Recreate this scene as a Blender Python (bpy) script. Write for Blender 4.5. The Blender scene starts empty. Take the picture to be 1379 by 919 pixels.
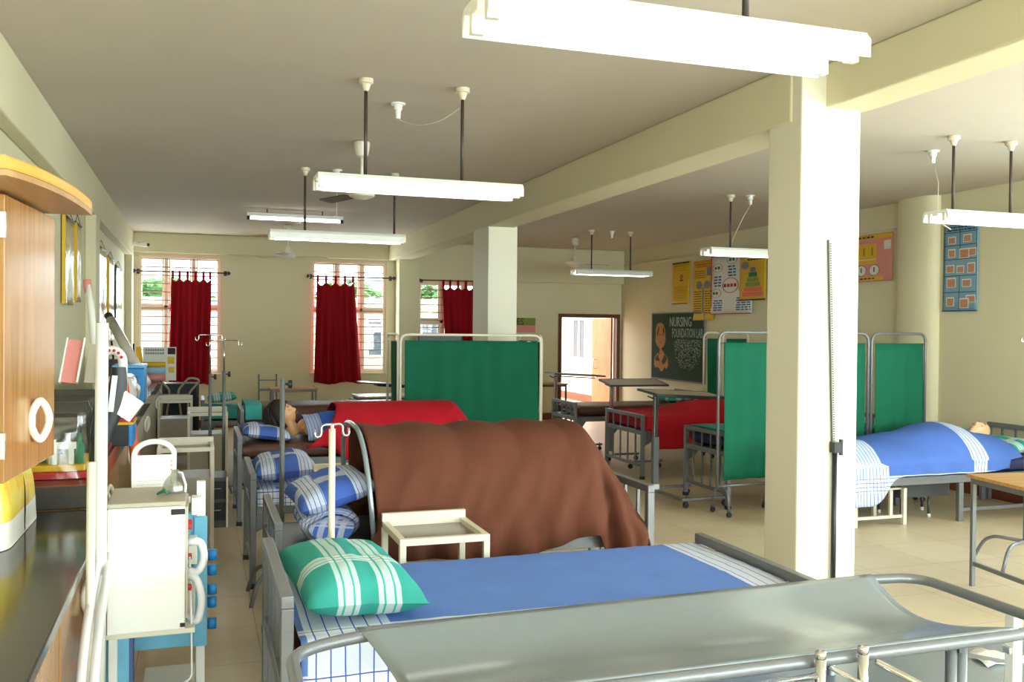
import bpy, math, random
from mathutils import Vector, Matrix, noise
random.seed(7)
D = bpy.data
SC = bpy.context.scene
COL = SC.collection
PI = math.pi

# ------------------------------------------------------------------ materials
def lin(c):
    out = []
    for x in c[:3]:
        x = x / 255.0
        out.append(x / 12.92 if x <= 0.04045 else ((x + 0.055) / 1.055) ** 2.4)
    return (out[0], out[1], out[2], 1.0)

def base_mat(name):
    m = D.materials.new(name)
    m.use_nodes = True
    nt = m.node_tree
    b = nt.nodes['Principled BSDF']
    return m, nt, b

def mat(name, col, rough=0.6, metal=0.0, var=0.06, scale=6.0, bump=0.0, bscale=60.0, spec=None, emit=None, estr=0.0, coat=0.0):
    m, nt, b = base_mat(name)
    c = lin(col)
    b.inputs['Roughness'].default_value = rough
    b.inputs['Metallic'].default_value = metal
    if coat:
        b.inputs['Coat Weight'].default_value = coat
        b.inputs['Coat Roughness'].default_value = 0.1
    if spec is not None:
        b.inputs['Specular IOR Level'].default_value = spec
    tc = nt.nodes.new('ShaderNodeTexCoord')
    if var > 0:
        n = nt.nodes.new('ShaderNodeTexNoise')
        n.inputs['Scale'].default_value = scale
        n.inputs['Detail'].default_value = 4
        nt.links.new(tc.outputs['Object'], n.inputs['Vector'])
        mx = nt.nodes.new('ShaderNodeMix'); mx.data_type = 'RGBA'
        mx.inputs[6].default_value = tuple(min(1, x * (1 - var)) for x in c[:3]) + (1,)
        mx.inputs[7].default_value = tuple(min(1, x * (1 + var)) for x in c[:3]) + (1,)
        nt.links.new(n.outputs['Fac'], mx.inputs[0])
        nt.links.new(mx.outputs[2], b.inputs['Base Color'])
    else:
        b.inputs['Base Color'].default_value = c
    if bump > 0:
        n2 = nt.nodes.new('ShaderNodeTexNoise')
        n2.inputs['Scale'].default_value = bscale
        n2.inputs['Detail'].default_value = 3
        nt.links.new(tc.outputs['Object'], n2.inputs['Vector'])
        bp = nt.nodes.new('ShaderNodeBump')
        bp.inputs['Strength'].default_value = bump
        bp.inputs['Distance'].default_value = 0.01
        nt.links.new(n2.outputs['Fac'], bp.inputs['Height'])
        nt.links.new(bp.outputs['Normal'], b.inputs['Normal'])
    if emit:
        b.inputs['Emission Color'].default_value = lin(emit)
        b.inputs['Emission Strength'].default_value = estr
    return m

def wood(name, c1, c2, rough=0.35, axis='Z', scale=9.0):
    m, nt, b = base_mat(name)
    tc = nt.nodes.new('ShaderNodeTexCoord')
    mp = nt.nodes.new('ShaderNodeMapping')
    s = {'X': (0.6, scale, scale), 'Y': (scale, 0.6, scale), 'Z': (scale, scale, 0.6)}[axis]
    mp.inputs['Scale'].default_value = s
    nt.links.new(tc.outputs['Object'], mp.inputs['Vector'])
    n = nt.nodes.new('ShaderNodeTexNoise')
    n.inputs['Scale'].default_value = 3.0
    n.inputs['Detail'].default_value = 6
    n.inputs['Distortion'].default_value = 1.2
    nt.links.new(mp.outputs['Vector'], n.inputs['Vector'])
    r = nt.nodes.new('ShaderNodeValToRGB')
    r.color_ramp.elements[0].position = 0.3; r.color_ramp.elements[0].color = lin(c1)
    r.color_ramp.elements[1].position = 0.7; r.color_ramp.elements[1].color = lin(c2)
    nt.links.new(n.outputs['Fac'], r.inputs['Fac'])
    nt.links.new(r.outputs['Color'], b.inputs['Base Color'])
    b.inputs['Roughness'].default_value = rough
    return m

def _math(nt, op, a, b=None):
    n = nt.nodes.new('ShaderNodeMath'); n.operation = op
    for i, v in enumerate((a, b)):
        if v is None: continue
        if isinstance(v, (int, float)): n.inputs[i].default_value = v
        else: nt.links.new(v, n.inputs[i])
    return n.outputs[0]

def plaid(name, base, ub=(), vb=(), line=None, period=0.022, white=(235, 240, 245), rough=0.85, amt=0.72, lw=0.14, weave=0.15):
    """woven cloth; ub / vb = (lo, hi) bands across the UV axes in metres, with thin lines inside each band"""
    m, nt, b = base_mat(name)
    uv = nt.nodes.new('ShaderNodeUVMap')
    sp = nt.nodes.new('ShaderNodeSeparateXYZ')
    nt.links.new(uv.outputs['UV'], sp.inputs[0])
    def masks(coord, bands):
        tot = None; ln = None
        for lo, hi in bands:
            k = _math(nt, 'MULTIPLY', _math(nt, 'GREATER_THAN', coord, lo), _math(nt, 'LESS_THAN', coord, hi))
            f = _math(nt, 'FRACT', _math(nt, 'MULTIPLY', _math(nt, 'SUBTRACT', coord, lo - period * 0.5), 1.0 / period))
            l = _math(nt, 'MULTIPLY', k, _math(nt, 'LESS_THAN', f, lw))
            tot = k if tot is None else _math(nt, 'MAXIMUM', tot, k)
            ln = l if ln is None else _math(nt, 'MAXIMUM', ln, l)
        return tot, ln
    mu, lu = masks(sp.outputs[0], ub) if ub else (None, None)
    mv, lv = masks(sp.outputs[1], vb) if vb else (None, None)
    fac = None
    for k in (mu, mv):
        if k is None: continue
        inv = _math(nt, 'SUBTRACT', 1.0, _math(nt, 'MULTIPLY', k, amt))
        fac = inv if fac is None else _math(nt, 'MULTIPLY', fac, inv)
    tc = nt.nodes.new('ShaderNodeTexCoord')
    n = nt.nodes.new('ShaderNodeTexNoise'); n.inputs['Scale'].default_value = 5; n.inputs['Detail'].default_value = 4
    nt.links.new(tc.outputs['Object'], n.inputs['Vector'])
    mb = nt.nodes.new('ShaderNodeMix'); mb.data_type = 'RGBA'
    c = lin(base)
    mb.inputs[6].default_value = tuple(x * 0.9 for x in c[:3]) + (1,)
    mb.inputs[7].default_value = tuple(min(1, x * 1.1) for x in c[:3]) + (1,)
    nt.links.new(n.outputs['Fac'], mb.inputs[0])
    out = mb.outputs[2]
    if fac is not None:
        mx = nt.nodes.new('ShaderNodeMix'); mx.data_type = 'RGBA'
        mx.inputs[6].default_value = lin(white)
        nt.links.new(fac, mx.inputs[0]); nt.links.new(out, mx.inputs[7])
        out = mx.outputs[2]
        if line is not None:
            for l in (lu, lv):
                if l is None: continue
                m2 = nt.nodes.new('ShaderNodeMix'); m2.data_type = 'RGBA'
                nt.links.new(l, m2.inputs[0]); nt.links.new(out, m2.inputs[6])
                m2.inputs[7].default_value = lin(line)
                out = m2.outputs[2]
    nt.links.new(out, b.inputs['Base Color'])
    b.inputs['Roughness'].default_value = rough
    b.inputs['Specular IOR Level'].default_value = 0.2
    w = nt.nodes.new('ShaderNodeTexNoise'); w.inputs['Scale'].default_value = 250
    nt.links.new(tc.outputs['Object'], w.inputs['Vector'])
    bp = nt.nodes.new('ShaderNodeBump'); bp.inputs['Strength'].default_value = weave; bp.inputs['Distance'].default_value = 0.003
    nt.links.new(w.outputs['Fac'], bp.inputs['Height']); nt.links.new(bp.outputs['Normal'], b.inputs['Normal'])
    return m

def glass_mat(name, tint=(235, 245, 245), gloss=0.06, rough=0.02):
    m = D.materials.new(name); m.use_nodes = True
    nt = m.node_tree; nt.nodes.clear()
    o = nt.nodes.new('ShaderNodeOutputMaterial')
    t = nt.nodes.new('ShaderNodeBsdfTransparent'); t.inputs[0].default_value = lin(tint)
    g = nt.nodes.new('ShaderNodeBsdfGlossy'); g.inputs['Roughness'].default_value = rough
    mx = nt.nodes.new('ShaderNodeMixShader'); mx.inputs[0].default_value = gloss
    nt.links.new(t.outputs[0], mx.inputs[1]); nt.links.new(g.outputs[0], mx.inputs[2]); nt.links.new(mx.outputs[0], o.inputs[0])
    return m

# ------------------------------------------------------------------ mesh builder
def woff(p):
    v = Vector((0, 0, 0))
    while p is not None:
        v += p.location; p = p.parent
    return v

def fillet(pts, r, seg=6, closed=False):
    pts = [Vector(p) for p in pts]
    out = []
    n = len(pts)
    for i, p in enumerate(pts):
        if not closed and (i == 0 or i == n - 1):
            out.append(p); continue
        a = pts[(i - 1) % n]; b = pts[(i + 1) % n]
        da = (a - p); db = (b - p)
        rr = min(r, da.length * 0.49, db.length * 0.49)
        A = p + da.normalized() * rr; B = p + db.normalized() * rr
        for k in range(seg + 1):
            t = k / seg
            out.append(A * (1 - t) ** 2 + p * 2 * t * (1 - t) + B * t * t)
    return out

class MB:
    def __init__(s):
        s.v = []; s.f = []; s.uv = {}; s.m = []; s.mi = 0
    def face(s, idx, uv=None):
        if uv is not None: s.uv[len(s.f)] = uv
        s.f.append(tuple(idx)); s.m.append(s.mi)
    def box(s, x0, x1, y0, y1, z0, z1):
        if x0 > x1: x0, x1 = x1, x0
        if y0 > y1: y0, y1 = y1, y0
        if z0 > z1: z0, z1 = z1, z0
        b = len(s.v)
        s.v += [(x0, y0, z0), (x1, y0, z0), (x1, y1, z0), (x0, y1, z0), (x0, y0, z1), (x1, y0, z1), (x1, y1, z1), (x0, y1, z1)]
        for q in ((0, 3, 2, 1), (4, 5, 6, 7), (0, 1, 5, 4), (1, 2, 6, 5), (2, 3, 7, 6), (3, 0, 4, 7)):
            s.face([b + i for i in q])
        return s
    def obox(s, c, size, M):
        """box centred at c, full size, rotated by 3x3 M"""
        b = len(s.v); c = Vector(c)
        hx, hy, hz = size[0] / 2, size[1] / 2, size[2] / 2
        for p in ((-hx, -hy, -hz), (hx, -hy, -hz), (hx, hy, -hz), (-hx, hy, -hz), (-hx, -hy, hz), (hx, -hy, hz), (hx, hy, hz), (-hx, hy, hz)):
            s.v.append(tuple(c + M @ Vector(p)))
        for q in ((0, 3, 2, 1), (4, 5, 6, 7), (0, 1, 5, 4), (1, 2, 6, 5), (2, 3, 7, 6), (3, 0, 4, 7)):
            s.face([b + i for i in q])
        return s
    def bar(s, p, q, w, h=None, up=(0, 0, 1)):
        p = Vector(p); q = Vector(q); d = q - p
        z = d.normalized(); u = Vector(up)
        if abs(z.dot(u)) > 0.97: u = Vector((0, 1, 0))
        x = z.cross(u).normalized(); y = x.cross(z)
        M = Matrix((x, z, y)).transposed()
        return s.obox((p + q) / 2, (w, d.length, h or w), M)
    def tube(s, pts, r, n=8, closed=False, taper=None):
        pts = [Vector(p) for p in pts]
        N = len(pts); b = len(s.v)
        prev = None
        for i, p in enumerate(pts):
            if closed: t = (pts[(i + 1) % N] - pts[(i - 1) % N])
            else: t = pts[min(i + 1, N - 1)] - pts[max(i - 1, 0)]
            if t.length < 1e-9: t = Vector((0, 0, 1))
            t.normalize()
            if prev is None:
                a = Vector((0, 0, 1)) if abs(t.z) < 0.9 else Vector((1, 0, 0))
                x = t.cross(a).normalized()
            else:
                x = prev - t * prev.dot(t)
                if x.length < 1e-6: x = t.cross(Vector((0, 0, 1)))
                x.normalize()
            prev = x
            y = t.cross(x)
            rr = r if taper is None else r * taper[i]
            for k in range(n):
                a = 2 * PI * k / n
                s.v.append(tuple(p + (x * math.cos(a) + y * math.sin(a)) * rr))
        for i in range(N if closed else N - 1):
            j = (i + 1) % N
            for k in range(n):
                l = (k + 1) % n
                s.face((b + i * n + k, b + i * n + l, b + j * n + l, b + j * n + k))
        if not closed:
            s.face([b + k for k in range(n)][::-1]); s.face([b + (N - 1) * n + k for k in range(n)])
        return s
    def lathe(s, prof, c=(0, 0, 0), n=24, axis='z'):
        b = len(s.v); c = Vector(c)
        for (r, h) in prof:
            for k in range(n):
                a = 2 * PI * k / n
                x, y = r * math.cos(a), r * math.sin(a)
                p = {'z': (x, y, h), 'x': (h, x, y), 'y': (y, h, x)}[axis]
                s.v.append(tuple(c + Vector(p)))
        for i in range(len(prof) - 1):
            for k in range(n):
                l = (k + 1) % n
                s.face((b + i * n + k, b + i * n + l, b + (i + 1) * n + l, b + (i + 1) * n + k))
        s.face([b + k for k in range(n)][::-1]); s.face([b + (len(prof) - 1) * n + k for k in range(n)])
        return s
    def prism(s, poly, z0, z1, M=None):
        """extrude a 2-D polygon (x, y) between z0 and z1; M maps to 3-D"""
        b = len(s.v); n = len(poly)
        for z in (z0, z1):
            for (x, y) in poly:
                p = Vector((x, y, z))
                s.v.append(tuple(M @ p if M else p))
        s.face([b + i for i in range(n)][::-1]); s.face([b + n + i for i in range(n)])
        for i in range(n):
            j = (i + 1) % n
            s.face((b + i, b + j, b + n + j, b + n + i))
        return s
    def grid(s, rows, uv=None, flip=False):
        b = len(s.v); R = len(rows); Cn = len(rows[0])
        for r in rows: s.v += [tuple(p) for p in r]
        if uv is None:
            # arc length along the middle row / each row
            us = [0.0]
            mid = Cn // 2
            for i in range(1, R): us.append(us[-1] + (Vector(rows[i][mid]) - Vector(rows[i - 1][mid])).length)
            uv = []
            for i in range(R):
                vs = [0.0]
                for j in range(1, Cn): vs.append(vs[-1] + (Vector(rows[i][j]) - Vector(rows[i][j - 1])).length)
                uv.append([(us[i], q) for q in vs])
        for i in range(R - 1):
            for j in range(Cn - 1):
                q = [(i, j), (i + 1, j), (i + 1, j + 1), (i, j + 1)]
                if flip: q = q[::-1]
                s.face([b + a * Cn + c for a, c in q], [uv[a][c] for a, c in q])
        return s
    def build(s, name, mats, parent=None, smooth=False, bevel=0.0, solid=0.0, sub=0, label=None, bseg=2, auto=None):
        me = D.meshes.new(name)
        if parent is not None:
            o = woff(parent); vs = [tuple(Vector(p) - o) for p in s.v]; loc = None
        else:
            xs = [p[0] for p in s.v]; ys = [p[1] for p in s.v]; zs = [p[2] for p in s.v]
            loc = Vector(((min(xs) + max(xs)) / 2, (min(ys) + max(ys)) / 2, min(zs)))
            vs = [tuple(Vector(p) - loc) for p in s.v]
        me.from_pydata(vs, [], s.f)
        if not isinstance(mats, (list, tuple)): mats = [mats]
        for m in mats: me.materials.append(m)
        if len(mats) > 1: me.polygons.foreach_set('material_index', s.m)
        if s.uv:
            ul = me.uv_layers.new(name='UVMap')
            for pi, uvs in s.uv.items():
                p = me.polygons[pi]
                for k, li in enumerate(p.loop_indices): ul.data[li].uv = uvs[k]
        me.update()
        if smooth:
            me.polygons.foreach_set('use_smooth', [True] * len(me.polygons))
        elif auto:
            me.polygons.foreach_set('use_smooth', [True] * len(me.polygons))
            me.set_sharp_from_angle(angle=math.radians(auto))
        ob = D.objects.new(name, me); COL.objects.link(ob)
        if parent is not None: ob.parent = parent
        else: ob.location = loc
        if bevel:
            md = ob.modifiers.new('bevel', 'BEVEL'); md.width = bevel; md.segments = bseg; md.limit_method = 'ANGLE'
        if solid:
            md = ob.modifiers.new('solid', 'SOLIDIFY'); md.thickness = solid; md.offset = -1
        if sub:
            md = ob.modifiers.new('sub', 'SUBSURF'); md.levels = sub; md.render_levels = sub
        if label: ob['label'] = label
        return ob

def thing(name, label, cat, loc=(0, 0, 0), group=None):
    o = D.objects.new(name, None); COL.objects.link(o)
    o.location = loc; o.empty_display_size = 0.1
    o['label'] = label; o['category'] = cat
    if group: o['group'] = group
    return o

def tag(o, label, cat, group=None, kind=None):
    o['label'] = label; o['category'] = cat
    if group: o['group'] = group
    if kind: o['kind'] = kind
    return o

def struct(o):
    o['kind'] = 'structure'; return o

def copy_tree(o, parent=None):
    c = o.copy(); COL.objects.link(c)
    if parent is not None:
        c.parent = parent
    for ch in list(o.children): copy_tree(ch, c)
    return c

def put(o, loc, rz=0.0):
    o.location = loc; o.rotation_euler = (0, 0, rz); return o

def nz(x, y, z, s=1.0):
    return noise.noise(Vector((x * s, y * s, z * s)))

AX_FAR = Matrix(((1, 0, 0), (0, 0, -1), (0, 1, 0)))      # text on a wall facing -Y
AX_RIGHT = Matrix(((0, 0, -1), (-1, 0, 0), (0, 1, 0)))   # text on a wall facing -X
AX_LEFT = Matrix(((0, 0, 1), (1, 0, 0), (0, 1, 0)))      # text on a wall facing +X

def text(txt, size, m, name, parent, org, A, ext=0.0015, sx=1.0, align='LEFT'):
    cu = D.curves.new('tmp', 'FONT'); cu.body = txt; cu.size = size; cu.extrude = ext; cu.align_x = align; cu.resolution_u = 2
    to = D.objects.new('tmp', cu); COL.objects.link(to)
    bpy.context.view_layer.update()
    me = D.meshes.new_from_object(to.evaluated_get(bpy.context.evaluated_depsgraph_get()))
    D.objects.remove(to); D.curves.remove(cu)
    o = Vector(org); off = woff(parent)
    for v in me.vertices:
        v.co = A @ Vector((v.co.x * sx, v.co.y, v.co.z)) + o - off
    me.materials.clear(); me.materials.append(m); me.name = name
    ob = D.objects.new(name, me); COL.objects.link(ob); ob.parent = parent
    return ob
# ------------------------------------------------------------------ the palette
M_WALL = mat('wall_paint', (220, 211, 176), 0.75, var=0.03, scale=1.5, bump=0.05, bscale=90)
M_CEIL = mat('ceiling_paint', (206, 194, 178), 0.85, var=0.04, scale=2.0, bump=0.05, bscale=60)
M_COLUMN = mat('column_paint', (230, 223, 200), 0.6, var=0.02, scale=1.5)
M_SKIRT = mat('brown_skirting', (118, 62, 36), 0.4, var=0.1)
M_WHITE = mat('white_enamel', (238, 236, 228), 0.35, var=0.02)
M_CREAM = mat('cream_enamel', (222, 214, 192), 0.4, var=0.05)
M_LOCK = mat('locker_panel', (178, 168, 148), 0.45, var=0.06, scale=30)
M_GREY = mat('grey_hammered_steel', (118, 120, 122), 0.38, 0.35, var=0.12, scale=140, bump=0.08, bscale=220)
M_DGREY = mat('dark_grey_steel', (82, 84, 86), 0.42, 0.4, var=0.1, scale=60)
M_STEEL = mat('stretcher_steel', (138, 147, 152), 0.2, 0.15, var=0.05, scale=20)
M_CHROME = mat('chrome', (205, 205, 205), 0.16, 0.95, var=0.0)
M_BLACK = mat('black_plastic', (24, 24, 26), 0.45, var=0.0)
M_RUBBER = mat('black_rubber', (32, 31, 30), 0.7, var=0.0)
M_DROD = mat('dark_conduit', (72, 60, 52), 0.5, 0.2, var=0.15, scale=40)
M_RUST = mat('ceiling_cup', (222, 205, 180), 0.5, var=0.2, scale=40)
M_TUBE = mat('lit_tube', (255, 255, 250), 0.4, var=0.0, emit=(255, 250, 238), estr=6.0)
M_WOODTOP = wood('table_wood', (176, 128, 74), (204, 158, 100), 0.3, 'X')
M_PALETOP = mat('pale_tabletop', (216, 198, 160), 0.35, var=0.06)
M_DOORWOOD = wood('door_wood', (150, 88, 40), (190, 122, 62), 0.3, 'Z')
M_FRAMEWOOD = wood('frame_wood', (84, 44, 22), (108, 60, 32), 0.4, 'Z')
M_CABWOOD = wood('cabinet_wood', (146, 100, 50), (178, 128, 72), 0.22, 'Z', 12)
M_CABEDGE = mat('cabinet_edge', (208, 152, 66), 0.35, var=0.05)
M_CANUNDER = wood('canopy_veneer', (156, 116, 74), (186, 146, 98), 0.35, 'Y', 7)
M_RED = plaid('red_blanket', (184, 24, 40), weave=0.5)
M_BROWN = plaid('brown_blanket', (98, 56, 40), weave=0.5)
M_MATBROWN = mat('brown_rexine', (88, 54, 40), 0.45, var=0.1, scale=8)
M_NAVY = mat('navy_rexine', (36, 42, 84), 0.5, var=0.1)
M_CURTAIN = plaid('red_curtain', (150, 10, 26), weave=0.2)
M_GREEN = plaid('green_screen_cloth', (20, 94, 68), weave=0.25)
M_GREEN2 = plaid('bright_green_cloth', (20, 150, 118), weave=0.25)
M_SKIN = mat('mannequin_skin', (214, 160, 112), 0.4, var=0.04)
M_SKIN2 = mat('pale_mannequin_skin', (226, 182, 140), 0.4, var=0.04)
M_HAIR = mat('dark_brown_hair', (40, 26, 17), 0.55, var=0.35, scale=60, bump=0.6, bscale=120)
M_LIP = mat('lip_tone', (176, 92, 78), 0.4, var=0.0)
M_TEALP = plaid('teal_plaid', (58, 160, 150), [(-0.10, -0.025), (0.035, 0.11)], [(-0.17, -0.08)], line=(60, 176, 160), period=0.034, lw=0.2, amt=0.6)
M_BLUEP = plaid('blue_plaid', (74, 106, 190), [(-0.16, -0.07), (0.08, 0.19)], [(-0.15, -0.03)], line=(40, 70, 165), period=0.024, amt=0.66)
M_BLUESHEET1 = plaid('blue_bed_sheet', (98, 132, 206), [(0.02, 0.30), (1.70, 1.86)], [(0.0, 0.17), (0.285, 0.33)], line=(64, 96, 196), period=0.045, amt=0.7, lw=0.1)
M_BLUESHEETR = plaid('blue_cover_sheet', (78, 110, 184), [(-1.0, 0.24), (1.18, 1.33)], [(0.06, 0.20)], line=(44, 74, 170), period=0.034, amt=0.6, lw=0.14)
M_BLUEROLL = plaid('blue_check_roll', (78, 112, 200), [(0.02, 0.12), (0.16, 0.3), (0.34, 0.42)], [(0.0, 0.1), (0.2, 0.34), (0.44, 0.56), (0.66, 0.8)], line=(58, 84, 180), period=0.03, amt=0.6)
M_TEAL = mat('teal_sheet', (60, 172, 168), 0.8, var=0.08)
M_CHBLUE = plaid('blue_chest_cloth', (62, 104, 200), [(0.0, 0.14)], [], line=(44, 72, 170), period=0.028, amt=0.45)
M_GRANITE = mat('black_granite', (62, 58, 53), 0.13, var=0.7, scale=330)
M_BLUEPAINT = mat('patchy_blue_paint', (112, 184, 214), 0.6, var=0.42, scale=7)
M_DBLUE = mat('deep_blue_plastic', (30, 130, 200), 0.4, var=0.05)
M_ORANGE = mat('orange_plastic', (226, 92, 40), 0.4, var=0.1)
M_YELLOW = mat('yellow_chart', (222, 174, 22), 0.6, var=0.05)
M_PAPER = mat('white_paper', (225, 222, 212), 0.8, var=0.03)
M_INK = mat('black_ink', (48, 44, 38), 0.8, var=0.0)
M_FOIL = mat('clear_wrap_foil', (226, 222, 214), 0.18, 0.15, var=0.25, scale=14, bump=0.6, bscale=25)
M_PINK = mat('pink_card', (222, 140, 132), 0.6, var=0.08)
M_BCHART = mat('blue_chart_card', (122, 160, 178), 0.6, var=0.06)
M_NAVYINK = mat('navy_ink', (34, 70, 110), 0.8, var=0.0)
M_FLESH = mat('photo_flesh', (190, 134, 100), 0.7, var=0.35, scale=50)
M_GREENINK = mat('green_ink', (40, 120, 84), 0.8, var=0.0)
M_BLUEINK = mat('blue_ink', (60, 110, 160), 0.8, var=0.0)
M_REDINK = mat('red_ink', (188, 44, 44), 0.8, var=0.0)
M_GREYINK = mat('grey_ink', (130, 130, 136), 0.8, var=0.0)
M_BOARD = mat('chalkboard_green', (30, 62, 44), 0.9, var=0.15, scale=5)
M_CHALK = mat('pale_chalk', (170, 182, 172), 0.9, var=0.2, scale=80)
M_CHALKY = mat('yellow_green_chalk', (130, 150, 70), 0.9, var=0.2, scale=80)
M_TAN = mat('tan_paint', (176, 120, 52), 0.8, var=0.1)
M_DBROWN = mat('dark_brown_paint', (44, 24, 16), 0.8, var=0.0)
M_WINFRAME = mat('pale_pink_window_frame', (236, 212, 190), 0.5, var=0.05)
M_GLASS = glass_mat('window_glass')
M_MASK = glass_mat('mask_plastic', (222, 226, 224), 0.3, 0.25)
M_CLEAR = glass_mat('clear_plastic', (244, 246, 244), 0.09, 0.1)
M_LEAF = mat('outdoor_leaves', (90, 140, 70), 0.7, var=0.4, scale=3)
M_TRUNK = mat('tree_bark', (96, 78, 58), 0.8, var=0.2)
M_OUTWALL = mat('outside_wall', (226, 216, 196), 0.8, var=0.05)
M_OUTGROUND = mat('outside_paving', (196, 160, 130), 0.8, var=0.1)
M_DARKGLASS = mat('dark_window_glass', (84, 96, 106), 0.15, var=0.1)
M_HOSE = mat('white_hose', (226, 226, 226), 0.4, var=0.03)
M_REDWIRE = mat('red_wire', (200, 60, 44), 0.5, var=0.0)
M_TRAYBROWN = mat('tray_steel', (112, 98, 88), 0.25, 0.5, var=0.1, scale=20)

def floor_mat():
    m, nt, b = base_mat('cream_floor_tiles')
    tc = nt.nodes.new('ShaderNodeTexCoord')
    br = nt.nodes.new('ShaderNodeTexBrick')
    br.offset = 0.0; br.inputs['Scale'].default_value = 1.0
    br.inputs['Brick Width'].default_value = 0.6; br.inputs['Row Height'].default_value = 0.6
    br.inputs['Mortar Size'].default_value = 0.0035; br.inputs['Mortar Smooth'].default_value = 0.3
    br.inputs['Color1'].default_value = lin((212, 196, 164)); br.inputs['Color2'].default_value = lin((207, 190, 157))
    br.inputs['Mortar'].default_value = lin((172, 154, 124))
    nt.links.new(tc.outputs['Object'], br.inputs['Vector'])
    n = nt.nodes.new('ShaderNodeTexNoise'); n.inputs['Scale'].default_value = 1.3; n.inputs['Detail'].default_value = 8; n.inputs['Roughness'].default_value = 0.7
    nt.links.new(tc.outputs['Object'], n.inputs['Vector'])
    mx = nt.nodes.new('ShaderNodeMix'); mx.data_type = 'RGBA'; mx.blend_type = 'MULTIPLY'; mx.inputs[0].default_value = 0.5
    r = nt.nodes.new('ShaderNodeValToRGB')
    r.color_ramp.elements[0].position = 0.35; r.color_ramp.elements[0].color = (0.74, 0.68, 0.6, 1)
    r.color_ramp.elements[1].position = 0.62; r.color_ramp.elements[1].color = (1, 1, 1, 1)
    nt.links.new(n.outputs['Fac'], r.inputs['Fac'])
    nt.links.new(br.outputs['Color'], mx.inputs[6]); nt.links.new(r.outputs['Color'], mx.inputs[7])
    nt.links.new(mx.outputs[2], b.inputs['Base Color'])
    b.inputs['Roughness'].default_value = 0.36
    return m
M_FLOOR = floor_mat()
# ------------------------------------------------------------------ the room shell
XL, XR, YB, YF, ZC = -1.07, 7.72, -3.0, 16.2, 3.2
m = MB().box(XL - 0.2, XR + 0.2, YB - 0.2, YF + 0.2, -0.12, 0.0)
struct(m.build('floor', M_FLOOR))
m = MB().box(XL - 0.2, XR + 0.2, YB - 0.2, YF + 0.2, ZC, ZC + 0.15)
struct(m.build('ceiling', M_CEIL))

def wall_with_holes(axis, a0, a1, t0, t1, z1, holes):
    """axis 'x': wall runs along X (a = X, t = Y); axis 'y': runs along Y"""
    m = MB()
    def bx(p0, p1, z0, zz):
        if p1 - p0 < 1e-4 or zz - z0 < 1e-4: return
        if axis == 'x': m.box(p0, p1, t0, t1, z0, zz)
        else: m.box(t0, t1, p0, p1, z0, zz)
    cur = a0
    for (h0, h1, hz0, hz1) in sorted(holes):
        bx(cur, h0, 0, z1); bx(h0, h1, 0, hz0); bx(h0, h1, hz1, z1); cur = h1
    bx(cur, a1, 0, z1)
    return m

struct(wall_with_holes('y', YB, YF, XL - 0.2, XL, ZC, []).build('wall_left', M_WALL))
WINS = [(-0.90, 0.38, 0.90, 2.85), (1.86, 3.16, 0.90, 2.85), (3.74, 5.04, 0.90, 2.54)]
DOOR = (6.42, 7.69, 0.0, 1.99)
struct(wall_with_holes('x', XL - 0.2, XR + 0.2, YF, YF + 0.2, ZC, WINS + [DOOR]).build('wall_far', M_WALL))
RW = [(-1.8, 1.2, 0.85, 2.7), (2.0, 5.2, 0.85, 2.7)]
struct(wall_with_holes('y', YB, YF, XR, XR + 0.2, ZC, RW).build('wall_right', M_WALL))
BW = [(-0.6, 2.8, 0.8, 2.75), (3.8, 7.3, 0.8, 2.75)]
struct(wall_with_holes('x', XL - 0.2, XR + 0.2, YB - 0.2, YB, ZC, BW).build('wall_back', M_WALL))

tn = [0]
def trim(mb, m=M_WALL, bevel=0.012):
    tn[0] += 1
    return struct(mb.build('trim_%d' % tn[0], m, bevel=bevel))
trim(MB().box(3.19, 3.52, 4.50, YF, 2.875, ZC))                      # central beam
trim(MB().box(3.36, 3.64, YB, 4.45, 2.95, ZC))                       # central beam, near bay
trim(MB().box(3.20, 3.60, 4.41, 4.73, 0, ZC), M_COLUMN)              # near column
trim(MB().box(3.20, 3.56, 10.30, 10.92, 0, ZC), M_COLUMN)            # middle column
trim(MB().box(3.32, 3.68, 15.86, YF, 0, ZC), M_WALL)                 # far pilaster
trim(MB().box(XL, -0.965, YB, YF, 2.80, ZC))                         # beam along the left wall
trim(MB().box(XL, -0.965, 10.25, 10.65, 0, 2.81))                    # left pilasters
trim(MB().box(XL, -0.965, 15.75, YF, 0, 2.81))
trim(MB().box(-0.97, 3.33, YF - 0.06, YF, 2.88, ZC))                 # far beam, left
trim(MB().box(3.67, XR, YF - 0.12, YF, 2.56, ZC))                    # far beam, right
# rounded pilaster on the right wall
pl = [(XR + 0.02, 8.14)]
for k in range(13):
    a = PI * k / 12
    pl.append((XR - 0.14 * math.sin(a) ** 0.6, 8.44 - 0.30 * math.cos(a)))
pl.append((XR + 0.02, 8.74))
tn[0] += 1
struct(MB().prism(pl, 0, ZC).build('trim_%d' % tn[0], M_WALL, auto=40))
trim(MB().box(XR - 0.03, XR, 4.0, YF, 2.90, 2.925), M_WALL, 0.005)  # thin ledge high on the right wall

def skirt(name, mb): struct(mb.build(name, M_SKIRT, bevel=0.004))
skirt('baseboard_right', MB().box(XR - 0.018, XR, YB, 8.13, 0, 0.13).box(XR - 0.018, XR, 8.75, YF, 0, 0.13))
skirt('baseboard_far', MB().box(-0.96, 3.31, YF - 0.018, YF, 0, 0.13).box(3.69, 6.34, YF - 0.018, YF, 0, 0.13))

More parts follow.
